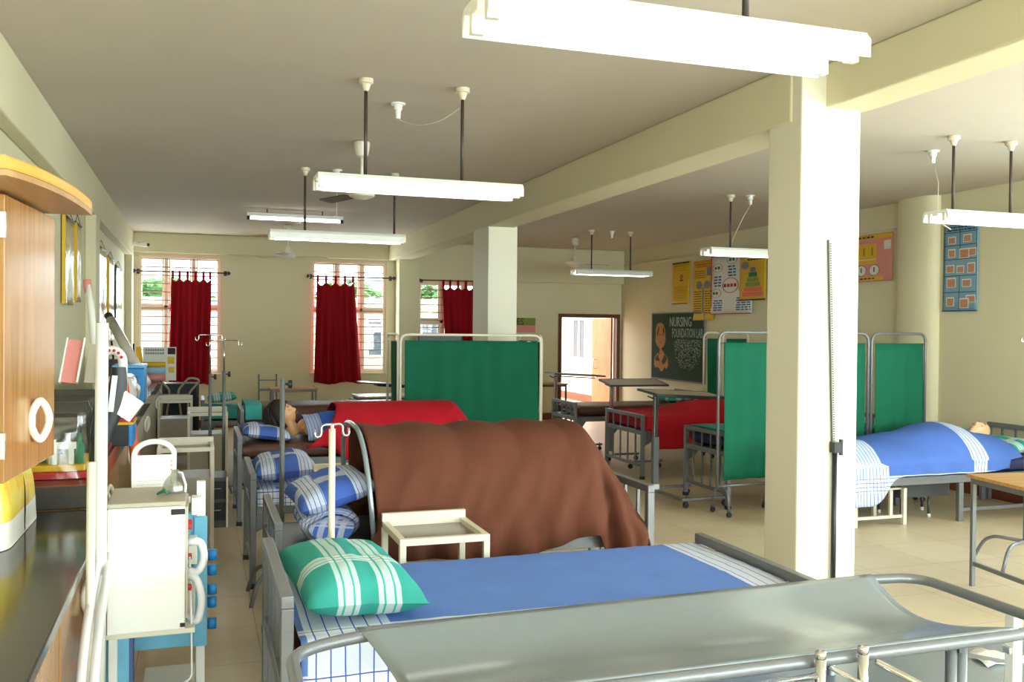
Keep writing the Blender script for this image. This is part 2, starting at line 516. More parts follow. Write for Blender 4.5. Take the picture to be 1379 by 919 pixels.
# ------------------------------------------------------------------ windows
wn = [0]
M_GRILLE = mat('grille_paint', (176, 142, 122), 0.5, var=0.05)
def window(x0, x1, z0, z1, axis='x', t=YF, sgn=1, grille=True):
    """framed window set in the wall; axis 'x' = wall runs along X"""
    wn[0] += 1
    w = D.objects.new('window_%d' % wn[0], None); COL.objects.link(w); struct(w)
    w.location = ((x0 + x1) / 2, t, z0) if axis == 'x' else (t, (x0 + x1) / 2, z0)
    def B(m, a0, a1, d0, d1, q0, q1):
        if axis == 'x': m.box(a0, a1, t + sgn * d0, t + sgn * d1, q0, q1)
        else: m.box(t + sgn * d0, t + sgn * d1, a0, a1, q0, q1)
    f = MB(); g = 0.05
    B(f, x0, x0 + g, 0.03, 0.12, z0, z1); B(f, x1 - g, x1, 0.03, 0.12, z0, z1)
    B(f, x0 + g, x1 - g, 0.03, 0.12, z0, z0 + g); B(f, x0 + g, x1 - g, 0.03, 0.12, z1 - g, z1)
    zt = z0 + (z1 - z0) * 0.56
    B(f, x0 + g, x1 - g, 0.04, 0.11, zt - 0.035, zt + 0.035)
    n = 3
    for k in range(1, n):
        xm = x0 + (x1 - x0) * k / n
        B(f, xm - 0.03, xm + 0.03, 0.04, 0.11, z0 + g, z1 - g)
    f.build('window_frame', M_WINFRAME, w, bevel=0.004)
    s = MB()
    for k in range(n):
        a = x0 + (x1 - x0) * k / n + 0.035; b = x0 + (x1 - x0) * (k + 1) / n - 0.035
        for (q0, q1) in ((z0 + g, zt - 0.035), (zt + 0.035, z1 - g)):
            B(s, a, a + 0.025, 0.06, 0.10, q0, q1); B(s, b - 0.025, b, 0.06, 0.10, q0, q1)
            B(s, a + 0.025, b - 0.025, 0.06, 0.10, q0, q0 + 0.025); B(s, a + 0.025, b - 0.025, 0.06, 0.10, q1 - 0.025, q1)
    s.build('window_sash', M_WINFRAME, w)
    if grille:
        gr = MB()
        k = 0; z = z0 + 0.13
        while z < z1 - 0.06:
            B(gr, x0 + g, x1 - g, 0.022, 0.034, z - 0.009, z + 0.009); z += 0.135
        gr.build('window_grille', M_GRILLE, w)
    p = MB(); B(p, x0 + g, x1 - g, 0.078, 0.082, z0 + g, z1 - g)
    p.build('window_pane', M_GLASS, w)
    sl = MB()
    if z0 > 0.5:
        B(sl, x0 - 0.03, x1 + 0.03, -0.03, 0.03, z0 - 0.03, z0 + 0.004)
        sl.build('window_sill', M_WALL, w, bevel=0.004)
for (a, b, c, d) in WINS: window(a, b, c, d)
for (a, b, c, d) in RW: window(a, b, c, d, 'y', XR, 1)
for (a, b, c, d) in BW: window(a, b, c, d, 'x', YB, -1)

# ------------------------------------------------------------------ the far doorway
dr = D.objects.new('door_1', None); COL.objects.link(dr); struct(dr); dr.location = (7.05, YF, 0)
m = MB()
m.box(DOOR[0], DOOR[0] + 0.07, YF - 0.02, YF + 0.14, 0, 1.99).box(DOOR[1] - 0.07, DOOR[1], YF - 0.02, YF + 0.14, 0, 1.99).box(DOOR[0] + 0.07, DOOR[1] - 0.07, YF - 0.02, YF + 0.14, 1.92, 1.99)
m.build('door_frame', M_FRAMEWOOD, dr, bevel=0.004)
lf = MB().box(7.575, 7.615, YF + 0.15, YF + 1.05, 0.01, 1.92).build('door_leaf', M_DOORWOOD, dr, bevel=0.004)
MB().tube(fillet([(7.575, YF + 0.85, 1.10), (7.52, YF + 0.85, 1.10), (7.52, YF + 0.85, 0.92), (7.575, YF + 0.85, 0.92)], 0.02), 0.009).build('door_handle', M_CHROME, lf, smooth=True)
MB().box(7.56, 7.575, YF + 0.78, YF + 0.9, 0.72, 0.76).build('door_bolt', M_CHROME, lf)
MB().box(DOOR[0] + 0.07, DOOR[0] + 0.11, YF + 0.15, YF + 0.62, 0.01, 1.92).build('door_leaf', M_DOORWOOD, dr, bevel=0.004)

# ------------------------------------------------------------------ outside: passage, paving, compound wall, buildings, trees
struct(MB().box(-12, 16, YF + 0.2, 48, -0.14, -0.02).build('floor_outside', M_OUTGROUND))
pw = struct(MB().box(8.75, 8.95, YF + 0.25, 25.0, -0.02, 3.2).build('wall_passage', M_OUTWALL))
struct(MB().box(8.73, 8.75, YF + 0.25, 25.0, -0.02, 0.16).build('baseboard_passage', M_SKIRT))
w = D.objects.new('window_8', None); COL.objects.link(w); struct(w); w.location = (8.75, 20.6, 1.1)
f = MB()
for (y0, y1, q0, q1) in ((20.2, 20.28, 0.95, 2.0), (21.0, 21.08, 0.95, 2.0), (20.28, 21.0, 0.95, 1.03), (20.28, 21.0, 1.92, 2.0), (20.62, 20.66, 1.03, 1.92)): f.box(8.70, 8.75, y0, y1, q0, q1)
f.build('window_frame', M_WHITE, w)
MB().box(8.73, 8.745, 20.28, 21.0, 1.03, 1.92).build('window_pane', M_DARKGLASS, w)
cw = MB().box(-9, 4.2, 25.0, 25.2, -0.02, 2.42)
tag(cw.build('boundary_wall', M_OUTWALL), 'pale boundary wall beyond the two left windows', 'wall')

def building(x0, x1, y, h, wins, label):
    t = thing('neighbouring_building', label, 'building', ((x0 + x1) / 2, y, 0))
    wall_mb = MB().box(x0, x1, y, y + 4, -0.02, h)
    wall_mb.build('building_wall', M_OUTWALL, t)
    MB().box(x0 - 0.2, x1 + 0.2, y - 0.3, y + 4.2, h, h + 0.25).build('roof_slab', M_OUTWALL, t)
    for (a, b, q0, q1) in wins:
        fr = MB()
        fr.box(a - 0.06, a, y - 0.05, y, q0 - 0.06, q1 + 0.06).box(b, b + 0.06, y - 0.05, y, q0 - 0.06, q1 + 0.06).box(a, b, y - 0.05, y, q0 - 0.06, q0).box(a, b, y - 0.05, y, q1, q1 + 0.06)
        o = fr.build('building_window', M_WHITE, t)
        MB().box(a, b, y - 0.03, y - 0.004, q0, q1).build('window_pane', M_DARKGLASS, o)
building(4.3, 11.0, 27.0, 2.3, [(4.75, 5.15, 0.9, 2.05), (6.35, 6.85, 1.3, 2.0), (7.4, 7.9, 1.3, 2.0)], 'pale neighbouring building with dark windows seen through the right windows')

def tree(name, x, y, h, r, label):
    t = thing(name, label, 'tree', (x, y, -0.02), 'trees outside the windows')
    tr = MB().tube([(x, y, -0.02), (x + 0.05, y, h * 0.4), (x - 0.05, y + 0.05, h * 0.75)], 0.14, 8, taper=[1, 0.8, 0.5])
    tr.build('trunk', M_TRUNK, t, smooth=True)
    lv = MB()
    for k in range(700):
        a = random.uniform(0, 2 * PI); u = random.uniform(-1, 1); rr = r * random.uniform(0.5, 1.0)
        c = Vector((x + rr * math.sqrt(1 - u * u) * math.cos(a) * 1.2, y + rr * math.sqrt(1 - u * u) * math.sin(a), h * 0.75 + u * rr * 0.8))
        q = Matrix.Rotation(random.uniform(0, 6.28), 3, 'Z') @ Matrix.Rotation(random.uniform(0, 3.1), 3, 'X')
        s = random.uniform(0.12, 0.26)
        b = len(lv.v)
        for p in ((-s, 0, 0), (0, -s * 0.5, 0.05), (s, 0, 0), (0, s * 0.5, 0.05)): lv.v.append(tuple(c + q @ Vector(p)))
        lv.face((b, b + 1, b + 2, b + 3))
    lv.build('foliage', M_LEAF, t)
for (x, y, h, r, lb) in ((-3.4, 29.0, 3.05, 1.05, 'leftmost green tree behind the boundary wall, seen through the first window'),
                         (-0.7, 29.2, 3.05, 1.05, 'green tree behind the boundary wall, seen right of the first curtain'),
                         (2.0, 29.0, 3.0, 1.05, 'green tree behind the boundary wall, seen left of the second curtain'),
                         (5.2, 34.0, 3.3, 1.15, 'green tree over the building roof, seen through the middle window'),
                         (8.2, 34.4, 3.3, 1.15, 'green tree over the building roof, seen through the window behind the column')):
    tree('tree', x, y, h, r, lb)

# ------------------------------------------------------------------ curtains and their rods
def curtain(x0b, x1b, x0t, x1t, z0, z1, zr, label, ntabs, seed):
    y = YF - 0.10
    t = thing('window_curtain', label, 'curtain', ((x0t + x1t) / 2, y, z0), 'red window curtains')
    rows = []
    NU, NV = 72, 26
    tabs = [i / (ntabs - 1) for i in range(ntabs)]
    for i in range(NU + 1):
        u = i / NU; col = []
        dn = min(abs(u - q) for q in tabs)
        for j in range(NV + 1):
            v = j / NV
            xa = x0t + (x1t - x0t) * u; xb = x0b + (x1b - x0b) * u
            x = xa * (1 - v) + xb * v
            amp = 0.012 + 0.022 * v
            yy = y - amp * math.sin(u * 2 * PI * 6.5 + seed) - 0.010 * math.sin(u * 31 + 4 * v + seed)
            z = z1 * (1 - v) + z0 * v
            if j == 0: z -= min(0.075, dn * 0.62)
            if j == NV: z += 0.02 * math.sin(u * 9 + seed)
            col.append((x, yy, z))
        rows.append(col)
    MB().grid(rows).build('curtain_cloth', M_CURTAIN, t, smooth=True, solid=0.006)
    for q in tabs:
        xa = x0t + (x1t - x0t) * q
        xa = min(max(xa, x0t + 0.02), x1t - 0.02)
        b = MB().tube([(xa, y - 0.003, z1 - 0.012)] + [(xa, y + 0.0 + 0.016 * math.cos(a), zr + 0.018 * math.sin(a)) for a in [PI + PI * k / 6 - PI for k in range(7)]][::-1] + [(xa, y + 0.003, z1 - 0.012)], 0.004, 6)
        # flat tab: widen the loop along X
        b.v = [(xa + (p[0] - xa) * 5.5, p[1], p[2]) for p in b.v]
        b.build('curtain_tab', M_CURTAIN, t, smooth=True)
def rod(x0, x1, z0, z1, label):
    y = YF - 0.10
    t = thing('curtain_rod', label, 'curtain rod', ((x0 + x1) / 2, y, (z0 + z1) / 2), 'dark curtain rods')
    MB().tube([(x0, y, z0), (x1, y, z1)], 0.011).build('rod', M_DROD, t, smooth=True)
    for x, z in ((x0, z0), (x1, z1)):
        MB().lathe([(0.004, -0.03), (0.03, -0.02), (0.034, 0.0), (0.02, 0.02), (0.004, 0.03)], (x, y, z), 12, 'x').build('finial', M_DROD, t, smooth=True)
    for x, z in ((x0 + 0.05, z0), (x1 - 0.05, z1)):
        MB().box(x - 0.012, x + 0.012, y, YF, z - 0.012, z + 0.012).box(x - 0.025, x + 0.025, YF - 0.008, YF, z - 0.04, z + 0.04).build('rod_bracket', M_DROD, t)
rod(-1.00 + 0.05, 0.50, 2.57, 2.57, 'dark curtain rod across the leftmost window')
rod(1.80, 3.28, 2.56, 2.56, 'dark curtain rod across the middle window beside the pilaster')
rod(3.74, 4.92, 2.545, 2.545, 'dark curtain rod over the window behind the middle column')
curtain(-0.42, 0.20, -0.39, 0.23, 0.72, 2.47, 2.57, 'dark red tab-top curtain on the leftmost window, behind the two drip stands', 6, 0.4)
curtain(1.90, 2.72, 1.94, 2.58, 0.73, 2.47, 2.56, 'dark red tab-top curtain flaring at the hem on the window beside the pilaster', 5, 1.7)
curtain(4.25, 4.86, 4.15, 4.88, 0.80, 2.44, 2.545, 'dark red tab-top curtain partly hidden by the middle column', 6, 2.9)
# ------------------------------------------------------------------ hospital cots
def end_frame(t, x, W, h, zdeck=0.53, dirn=1, solid_top=False):
    p = 0.02
    m = MB()
    for y in (p, W - p): m.box(x - p, x + p, y - p, y + p, 0.02, h - 0.04)
    m.box(x - p, x + p, 0, W, h - 0.04, h)
    m.box(x - 0.015, x + 0.015, 2 * p, W - 2 * p, zdeck - 0.05, zdeck)
    m.box(x - 0.012, x + 0.012, 2 * p, W - 2 * p, 0.135, 0.168)
    for y in (p, W - p):       # gusset plates under the side rails
        s = 1 if y < W / 2 else -1
        x1 = x + dirn * p
        m.prism([(0, 0), (0.14, 0), (0.09, -0.07), (0, -0.12)] if dirn > 0 else [(0, 0), (0, -0.12), (-0.09, -0.07), (-0.14, 0)], y - 0.004, y + 0.004,
                Matrix(((1, 0, 0, x1), (0, 0, 1, 0), (0, 1, 0, zdeck - 0.06), (0, 0, 0, 1))))
    e = m.build('end_frame', M_GREY, t, bevel=0.004)
    n = 4 if W > 0.7 else 3
    for k in range(1, n + 1):
        y = W * k / (n + 1)
        MB().box(x - 0.008, x + 0.008, y - 0.008, y + 0.008, 0.16, h - 0.035).build('bar', M_GREY, e)
    for y in (p, W - p):
        MB().box(x - p - 0.003, x + p + 0.003, y - p - 0.003, y + p + 0.003, 0.0, 0.035).build('foot_cap', M_RUBBER, e)
    return e

def bed(label, x0, x1, y0, y1, hl, hr, zdeck=0.53):
    L, W = x1 - x0, y1 - y0
    t = thing('hospital_bed', label, 'bed', (0, 0, 0), 'grey steel hospital beds')
    end_frame(t, 0.02, W, hl, zdeck, 1)
    end_frame(t, L - 0.02, W, hr, zdeck, -1)
    for y in (0.012, W - 0.012):
        MB().box(0.041, L - 0.041, y - 0.012, y + 0.012, zdeck - 0.065, zdeck).build('side_rail', M_GREY, t, bevel=0.003)
    m = MB().box(0.045, L - 0.045, 0.026, W - 0.026, zdeck - 0.012, zdeck - 0.004)
    for k in range(1, 6):
        x = L * k / 6
        m.box(x - 0.015, x + 0.015, 0.026, W - 0.026, zdeck - 0.045, zdeck - 0.012)
    m.build('bed_deck', M_GREY, t)
    return put(t, (x0, y0, 0))

BL = {
 'b1': (0.25, 2.22, 2.92, 3.77, 0.85, 0.75),
 'b2': (0.35, 2.34, 4.47, 5.27, 0.76, 0.85),
 'b3': (0.33, 2.28, 6.14, 6.98, 0.74, 0.85),
 'b4': (0.33, 2.30, 8.13, 8.98, 0.76, 0.85),
 'b5': (0.44, 2.42, 10.15, 10.98, 0.82, 0.75),
 'b6': (0.06, 2.04, 12.0, 12.85, 0.78, 0.72),
 'bA': (4.70, 6.66, 11.25, 12.08, 0.73, 0.84),
 'bB': (4.76, 6.72, 9.42, 10.42, 0.73, 0.84),
 'bC': (4.74, 6.70, 7.60, 8.44, 0.72, 0.84),
}
DK = {'b1': 0.55, 'b2': 0.60, 'b3': 0.54, 'b4': 0.56, 'b5': 0.60, 'b6': 0.52, 'bA': 0.54, 'bB': 0.55, 'bC': 0.54}
LAB = {
 'b1': 'grey steel hospital bed nearest the camera with plain blue sheet and teal pillow',
 'b2': 'grey steel hospital bed under the tall brown blanket tent',
 'b3': 'grey steel hospital bed just behind the brown tent with blue checked pillow',
 'b4': 'grey steel hospital bed carrying the long-haired mannequin',
 'b5': 'grey steel hospital bed with long brown mattress behind the mannequin bed',
 'b6': 'grey steel hospital bed nearest the leftmost window with teal bedding',
 'bA': 'grey steel hospital bed with brown mattress in front of the open doorway',
 'bB': 'grey steel hospital bed with red blanket under the chalkboard',
 'bC': 'grey steel hospital bed with teal and navy bedding half behind the green screen',
}
for k in BL:
    x0, x1, y0, y1, hl, hr = BL[k]
    bed(LAB[k], x0, x1, y0, y1, hl, hr, DK[k])

# the bed with the bald mannequin: low flat base on inset legs, headboard against the right wall
t = thing('hospital_bed', 'low grey steel hospital bed of the bald mannequin by the right wall', 'bed', (6.5, 7.0, 0), 'grey steel hospital beds')
RX0, RX1, RY0, RY1, RZ = 5.15, 7.62, 6.57, 7.36, 0.42
for y in (RY0, RY1):
    MB().box(RX0, RX1, y - 0.016, y + 0.016, RZ - 0.07, RZ).build('side_rail', M_GREY, t, bevel=0.003)
MB().box(RX0 + 0.02, RX1 - 0.02, RY0 + 0.02, RY1 - 0.02, RZ - 0.02, RZ - 0.005).build('bed_deck', M_GREY, t)
for x in (RX0 + 0.06, 6.49, RX1 - 0.06):
    for y in (RY0, RY1):
        MB().box(x - 0.025, x + 0.025, y - 0.02, y + 0.02, 0, RZ - 0.072).build('leg', M_GREY, t, bevel=0.003)
MB().box(6.515, RX1 - 0.085, RY0 - 0.014, RY0 + 0.014, 0.09, 0.12).build('stretcher_rail', M_GREY, t)
m = MB()
for y in (RY0, RY1): m.box(RX1 + 0.004, RX1 + 0.04, y - 0.02, y + 0.02, 0.0, 0.74)
m.box(RX1 + 0.004, RX1 + 0.04, RY0 - 0.02, RY1 + 0.02, 0.74, 0.79)
hb = m.build('headboard_frame', M_GREY, t, bevel=0.004)
for k in range(1, 5):
    y = RY0 + (RY1 - RY0) * k / 5
    MB().box(RX1 + 0.014, RX1 + 0.03, y - 0.008, y + 0.008, 0.36, 0.745).build('bar', M_GREY, hb)

# ------------------------------------------------------------------ mattresses
def mattress(x0, x1, y0, y1, z0, z1, m, label, r=0.05):
    mb = MB()
    # rounded slab: profile around the length, lofted over the width
    rows = []
    NX, NP = 28, 24
    w2 = (y1 - y0) / 2; h2 = (z1 - z0) / 2; yc = (y0 + y1) / 2; zc = (z0 + z1) / 2
    for i in range(NX + 1):
        x = x0 + (x1 - x0) * i / NX
        e = min(x - x0, x1 - x) / r
        k = 1.0 if e >= 1 else math.sqrt(max(0.0, 1 - (1 - e) ** 2)) * 0.45 + 0.55
        row = []
        for j in range(NP + 1):
            a = 2 * PI * j / NP
            c, s = math.cos(a), math.sin(a)
            px = abs(c) ** 0.28 * (1 if c > 0 else -1); pz = abs(s) ** 0.35 * (1 if s > 0 else -1)
            zz = zc + h2 * k * pz
            if pz > 0: zz += 0.006 * nz(x * 3, px * 2, z1, 1.0)
            row.append((x, yc + (w2 - (1 - k) * 0.03) * px, zz))
        rows.append(row)
    mb.grid(rows)
    n = NP + 1
    mb.face([j for j in range(NP)][::-1]); mb.face([NX * n + j for j in range(NP)])
    return tag(mb.build('mattress', m, smooth=True), label, 'mattress', 'mattresses on the beds')
def on(k, z1, m, label, dx=0.05, top=None):
    x0, x1, y0, y1, _, _ = BL[k]
    return mattress(x0 + dx, x1 - dx, y0 + 0.03, y1 - 0.03, DK[k] + 0.001, z1, m, label)
on('b1', 0.695, M_MATBROWN, 'mattress under the plain blue sheet on the nearest bed')
on('b3', 0.615, M_MATBROWN, 'mattress under the blue checked sheet just behind the brown tent')
on('b4', 0.685, M_MATBROWN, 'brown mattress under the long-haired mannequin')
on('b5', 0.845, M_MATBROWN, 'long brown mattress on the bed behind the mannequin bed')
on('b6', 0.66, M_MATBROWN, 'brown mattress on the bed nearest the leftmost window')
on('bA', 0.68, M_MATBROWN, 'brown mattress on the bed in front of the open doorway')
on('bB', 0.68, M_MATBROWN, 'mattress under the red blanket below the chalkboard', 0.085)
on('bC', 0.70, M_NAVY, 'navy mattress under the teal sheet beside the grey framed screen')
mattress(RX0 + 0.03, RX1 - 0.02, RY0 + 0.0, RY1 - 0.0, RZ + 0.002, 0.545, M_NAVY, 'navy mattress under the bald mannequin')

# ------------------------------------------------------------------ pillows
def pillow(L, W, H, loc, rot, m, label, cat='pillow', grp='checked pillows', seed=0.0):
    NU, NV = 30, 22
    mb = MB()
    def P(u, v, top):
        e = max(0.0, (1 - abs(u) ** 3.2)) * max(0.0, (1 - abs(v) ** 3.2))
        h = H / 2 * e ** 0.5
        pin = 1 - 0.07 * (1 - abs(v)) * abs(u) ** 2
        pin2 = 1 - 0.08 * (1 - abs(u)) * abs(v) ** 2
        x = L / 2 * u * pin; y = W / 2 * v * pin2
        wv = 0.012 * e * nz(u * 2.2 + seed, v * 2.2, seed) + 0.006 * e * nz(u * 6 + seed, v * 5, seed + 3)
        return (x, y, (h if top else -h * 0.75) + (wv if top else 0))
    for top in (True, False):
        rows = []; uvs = []
        for i in range(NU + 1):
            u = -1 + 2 * i / NU; r = []; q = []
            for j in range(NV + 1):
                v = -1 + 2 * j / NV
                r.append(P(u, v, top)); q.append((u * L / 2, v * W / 2))
            rows.append(r); uvs.append(q)
        mb.grid(rows, uvs, flip=not top)
    M = Matrix.Rotation(rot[2], 3, 'Z') @ Matrix.Rotation(rot[1], 3, 'Y') @ Matrix.Rotation(rot[0], 3, 'X')
    mb.v = [tuple(M @ Vector(p) + Vector(loc)) for p in mb.v]
    return tag(mb.build('pillow', m, smooth=True), label, cat, grp)
R = math.radians
pillow(0.40, 0.76, 0.20, (0.515, 3.34, 0.785), (0, R(3), R(3)), M_TEALP, 'plump teal checked pillow with white bands on the nearest bed', seed=1.3)
pillow(0.40, 0.62, 0.17, (0.655, 4.84, 0.845), (0, R(-16), R(3)), M_BLUEP, 'blue checked pillow leaning on a folded sheet inside the brown tent', seed=2.1)
pillow(0.40, 0.62, 0.19, (0.565, 6.50, 0.735), (0, R(-5), 0), M_BLUEP, 'puffed blue checked pillow on the bed just behind the brown tent', seed=3.6)
pillow(0.42, 0.66, 0.14, (0.585, 8.53, 0.745), (0, R(8), 0), M_BLUEP, 'flatter blue checked pillow under the head of the long-haired mannequin', seed=4.2)
pillow(0.36, 0.60, 0.13, (0.31, 12.40, 0.775), (0, R(-6), 0), M_TEALP, 'teal pillow on the bed nearest the leftmost window', seed=5.5)
pillow(0.36, 0.62, 0.15, (7.40, 6.98, 0.605), (0, R(-8), 0), M_TEALP, 'teal checked pillow beneath the bald mannequin head', seed=6.1)
pillow(0.36, 0.62, 0.13, (6.37, 11.66, 0.735), (0, R(-3), 0), M_TEALP, 'teal pillow at the head of the bed in front of the doorway', seed=7.1)

# folded sheet roll below the pillow inside the tent
rows = []
for i in range(25):
    y = 4.53 + 0.62 * i / 24; r = []
    for j in range(33):
        a = 2 * PI * j / 32
        rx = 0.145 + 0.012 * math.sin(3 * a + y * 4) + 0.008 * nz(y * 6, a, 1); rz = 0.085 + 0.008 * math.cos(2 * a + y * 5)
        e = min(i, 24 - i) / 3.0; k = 1 if e > 1 else 0.75 + 0.25 * e
        r.append((0.63 + rx * k * math.cos(a), y, 0.70 + rz * k * math.sin(a)))
    rows.append(r)
mb = MB().grid(rows); mb.face(list(range(32))[::-1]); mb.face([24 * 33 + j for j in range(32)])
tag(mb.build('folded_sheet', M_BLUEROLL, smooth=True), 'thick folded blue checked sheet under the pillow inside the brown tent', 'sheet')

# ------------------------------------------------------------------ sheets and blankets: lofts of cross-sections
def cloth(name, rows, m, label, cat, uv=None, thick=0.006, wr=0.004, ws=7.0, grp=None, flip=False):
    rr = []
    for i, row in enumerate(rows):
        r = []
        for p in row:
            q = Vector(p)
            d = wr * nz(q.x, q.y, q.z, ws) + wr * 0.6 * nz(q.x + 5, q.y, q.z, ws * 2.3)
            r.append((q.x + d * 0.4, q.y + d * 0.4, q.z + abs(d)))
        rr.append(r)
    o = MB().grid(rr, uv, flip).build(name, m, smooth=True)
    md = o.modifiers.new('solid', 'SOLIDIFY'); md.thickness = thick; md.offset = 1
    return tag(o, label, cat, grp)

def flat_sheet(x0, x1, y0, y1, z, near_drop, far_drop, nx=60, seed=0.0, yout=0.012, rc=0.035):
    """cross-section from the near hem, over the mattress, to the far hem; drops are functions of x"""
    rows = []; uvs = []
    for i in range(nx + 1):
        x = x0 + (x1 - x0) * i / nx
        nd = near_drop(x) if callable(near_drop) else near_drop
        fd = far_drop(x) if callable(far_drop) else far_drop
        r = []; uq = []
        N = 12
        for j in range(N):
            t = j / N
            fl = 0.012 * math.sin(x * 26 + seed) * (1 - t)
            r.append((x, y0 - yout + fl - 0.02 * (1 - t), z - rc - nd * (1 - t))); uq.append((x - x0, -nd * (1 - t) - rc))
        for j in range(5):
            a = PI - PI / 2 * j / 4
            r.append((x, y0 - yout + rc + rc * math.cos(a), z - rc + rc * math.sin(a))); uq.append((x - x0, rc * (a - PI) / -1.57 - rc))
        M = 22
        for j in range(1, M):
            t = j / M
            y = y0 - yout + rc + (y1 - y0 + 2 * yout - 2 * rc) * t
            r.append((x, y, z + 0.008 * math.sin(t * PI) + 0.004 * nz(x * 2, y * 3, seed))); uq.append((x - x0, y - y0))
        for j in range(5):
            a = PI / 2 - PI / 2 * j / 4
            r.append((x, y1 + yout - rc + rc * math.cos(a), z - rc + rc * math.sin(a))); uq.append((x - x0, y1 - y0 + 0.01 * j))
        for j in range(1, 7):
            t = j / 6
            r.append((x, y1 + yout + 0.01 * t, z - rc - fd * t)); uq.append((x - x0, y1 - y0 + 0.04 + fd * t))
        rows.append(r); uvs.append(uq)
    # shift v so that the near hem starts at zero
    v0 = min(q[1] for u in uvs for q in u)
    uvs = [[(a, b - v0) for a, b in u] for u in uvs]
    return rows, uvs

x0, x1, y0, y1, _, _ = BL['b1']
rows, uvs = flat_sheet(x0 + 0.06, x1 - 0.05, y0 + 0.03, y1 - 0.03, 0.702, lambda x: 0.20 + 0.03 * math.sin(x * 3), 0.12, 70, 0.7, 0.052)
cloth('bed_sheet', rows, M_BLUESHEET1, 'plain blue bed sheet with white border and checked hem on the nearest bed', 'bed sheet', uvs, wr=0.005)
x0, x1, y0, y1, _, _ = BL['b3']
rows, uvs = flat_sheet(x0 + 0.045, x1 - 0.05, y0 + 0.03, y1 - 0.03, 0.622, 0.06, 0.06, 50, 1.7)
cloth('bed_sheet', rows, M_BLUEROLL, 'blue and white checked sheet on the bed just behind the brown tent', 'bed sheet', uvs)
x0, x1, y0, y1, _, _ = BL['bC']
rows, uvs = flat_sheet(x0 + 0.06, x1 - 0.05, y0 + 0.03, y1 - 0.03, 0.715, 0.06, 0.03, 40, 2.7, 0.018)
cloth('bed_sheet', rows, M_TEAL, 'teal sheet over the navy mattress beside the grey framed screen', 'bed sheet', uvs, thick=0.012)
x0, x1, y0, y1, _, _ = BL['b6']
rows, uvs = flat_sheet(x0 + 0.05, x0 + 0.72, y0 + 0.03, y1 - 0.03, 0.668, 0.09, 0.04, 30, 3.7)
cloth('bed_sheet', rows, M_TEAL, 'teal sheet on the bed nearest the leftmost window', 'bed sheet', uvs)
x0, x1, y0, y1, _, _ = BL['b5']
rows, uvs = flat_sheet(x0 + 0.05, x0 + 0.22, y0 + 0.03, y1 - 0.03, 0.855, 0.12, 0.04, 16, 4.7)
cloth('bed_sheet', rows, M_TEAL, 'teal sheet folded at the head of the long brown mattress', 'bed sheet', uvs)

# ---- brown blanket tent over its cradle
x0, x1, y0, y1, _, _ = BL['b2']
yc = (y0 + y1) / 2
def smooth(a, b, t):
    t = min(1, max(0, (t - a) / (b - a))); return t * t * (3 - 2 * t)
rows = []
NXT = 110
arches = [0.80, 1.12, 1.44, 1.74, 2.02]
def seg_w(x, z):
    """drag folds running from the ridge down towards the head end"""
    q = (x - 0.75 * z) * 21 + 1.6 * nz(x * 2, z * 2, 0)
    p = (x - 0.45 * z) * 44 + 2.0 * nz(x * 3, z * 3, 5)
    return 0.020 * (1 - abs(math.sin(q * 0.5))) ** 1.4 + 0.010 * (1 - abs(math.sin(p * 0.5))) ** 1.6 - 0.008
for i in range(NXT + 1):
    s = i / NXT
    xr = 0.80 + (2.35 - 0.80) * s
    drop = smooth(2.00, 2.35, xr)
    dl = max(0.0, (xr - 1.99) / 0.36)
    top = 1.168 - 0.56 * dl ** 1.15
    dmin = min(abs(xr - a) for a in arches)
    if xr < 2.05: top -= 0.022 * min(1, dmin / 0.15) ** 1.5
    hw = 0.415
    nearhem = 0.575 - 0.045 * math.sin((xr - 0.8) * 3.4) + 0.02 * math.sin(xr * 7) - 0.14 * smooth(1.96, 2.06, xr)
    nearhem = min(nearhem, top - 0.03)
    r = []
    N = 48
    for j in range(N + 1):
        t = j / N
        a = PI * t
        cc = -math.cos(a); zz = math.sin(a)
        yy = abs(cc) ** 0.62 * (1 if cc > 0 else -1)
        base = nearhem if t < 0.5 else 0.60
        hgt = zz ** (0.72 + 0.15 * drop)
        z = base + (top - base) * hgt
        low = 1 - hgt
        x = xr
        sg = 1 if t < 0.5 else -1
        # open head end leans with the hoop, the hem flares back
        x += (0.045 * low - 0.13 * smooth(0.72, 1.0, low)) * smooth(1.05, 0.80, xr)
        fold = seg_w(xr, z) * (0.35 + low) * smooth(0.05, 0.35, low)
        fold += 0.016 * math.sin(xr * 33) * smooth(0.55, 1.0, low)
        fold -= 0.055 * math.exp(-((xr - 2.035 - 0.05 * low) / 0.026) ** 2) * smooth(0.1, 0.5, low)
        fold += 0.040 * math.exp(-((xr - 2.10 - 0.06 * low) / 0.035) ** 2) * smooth(0.1, 0.5, low)
        fold += 0.022 * drop * math.sin(xr * 60 + z * 10)
        y = yc + hw * yy - sg * fold - (0.06 * low if t < 0.5 else -0.01)
        x += 0.02 * drop * math.sin(z * 34) * low
        r.append((min(x, x1 - 0.045), y, z))
    rows.append(r)
cloth('blanket', rows, M_BROWN, 'brown blanket draped as a tall tent over a bed cradle', 'blanket', None, 0.007, 0.004, 5.0)
cr = thing('bed_cradle', 'bright metal bed cradle hoop at the open end of the brown tent', 'bed cradle', (0.79, yc, 0.62))
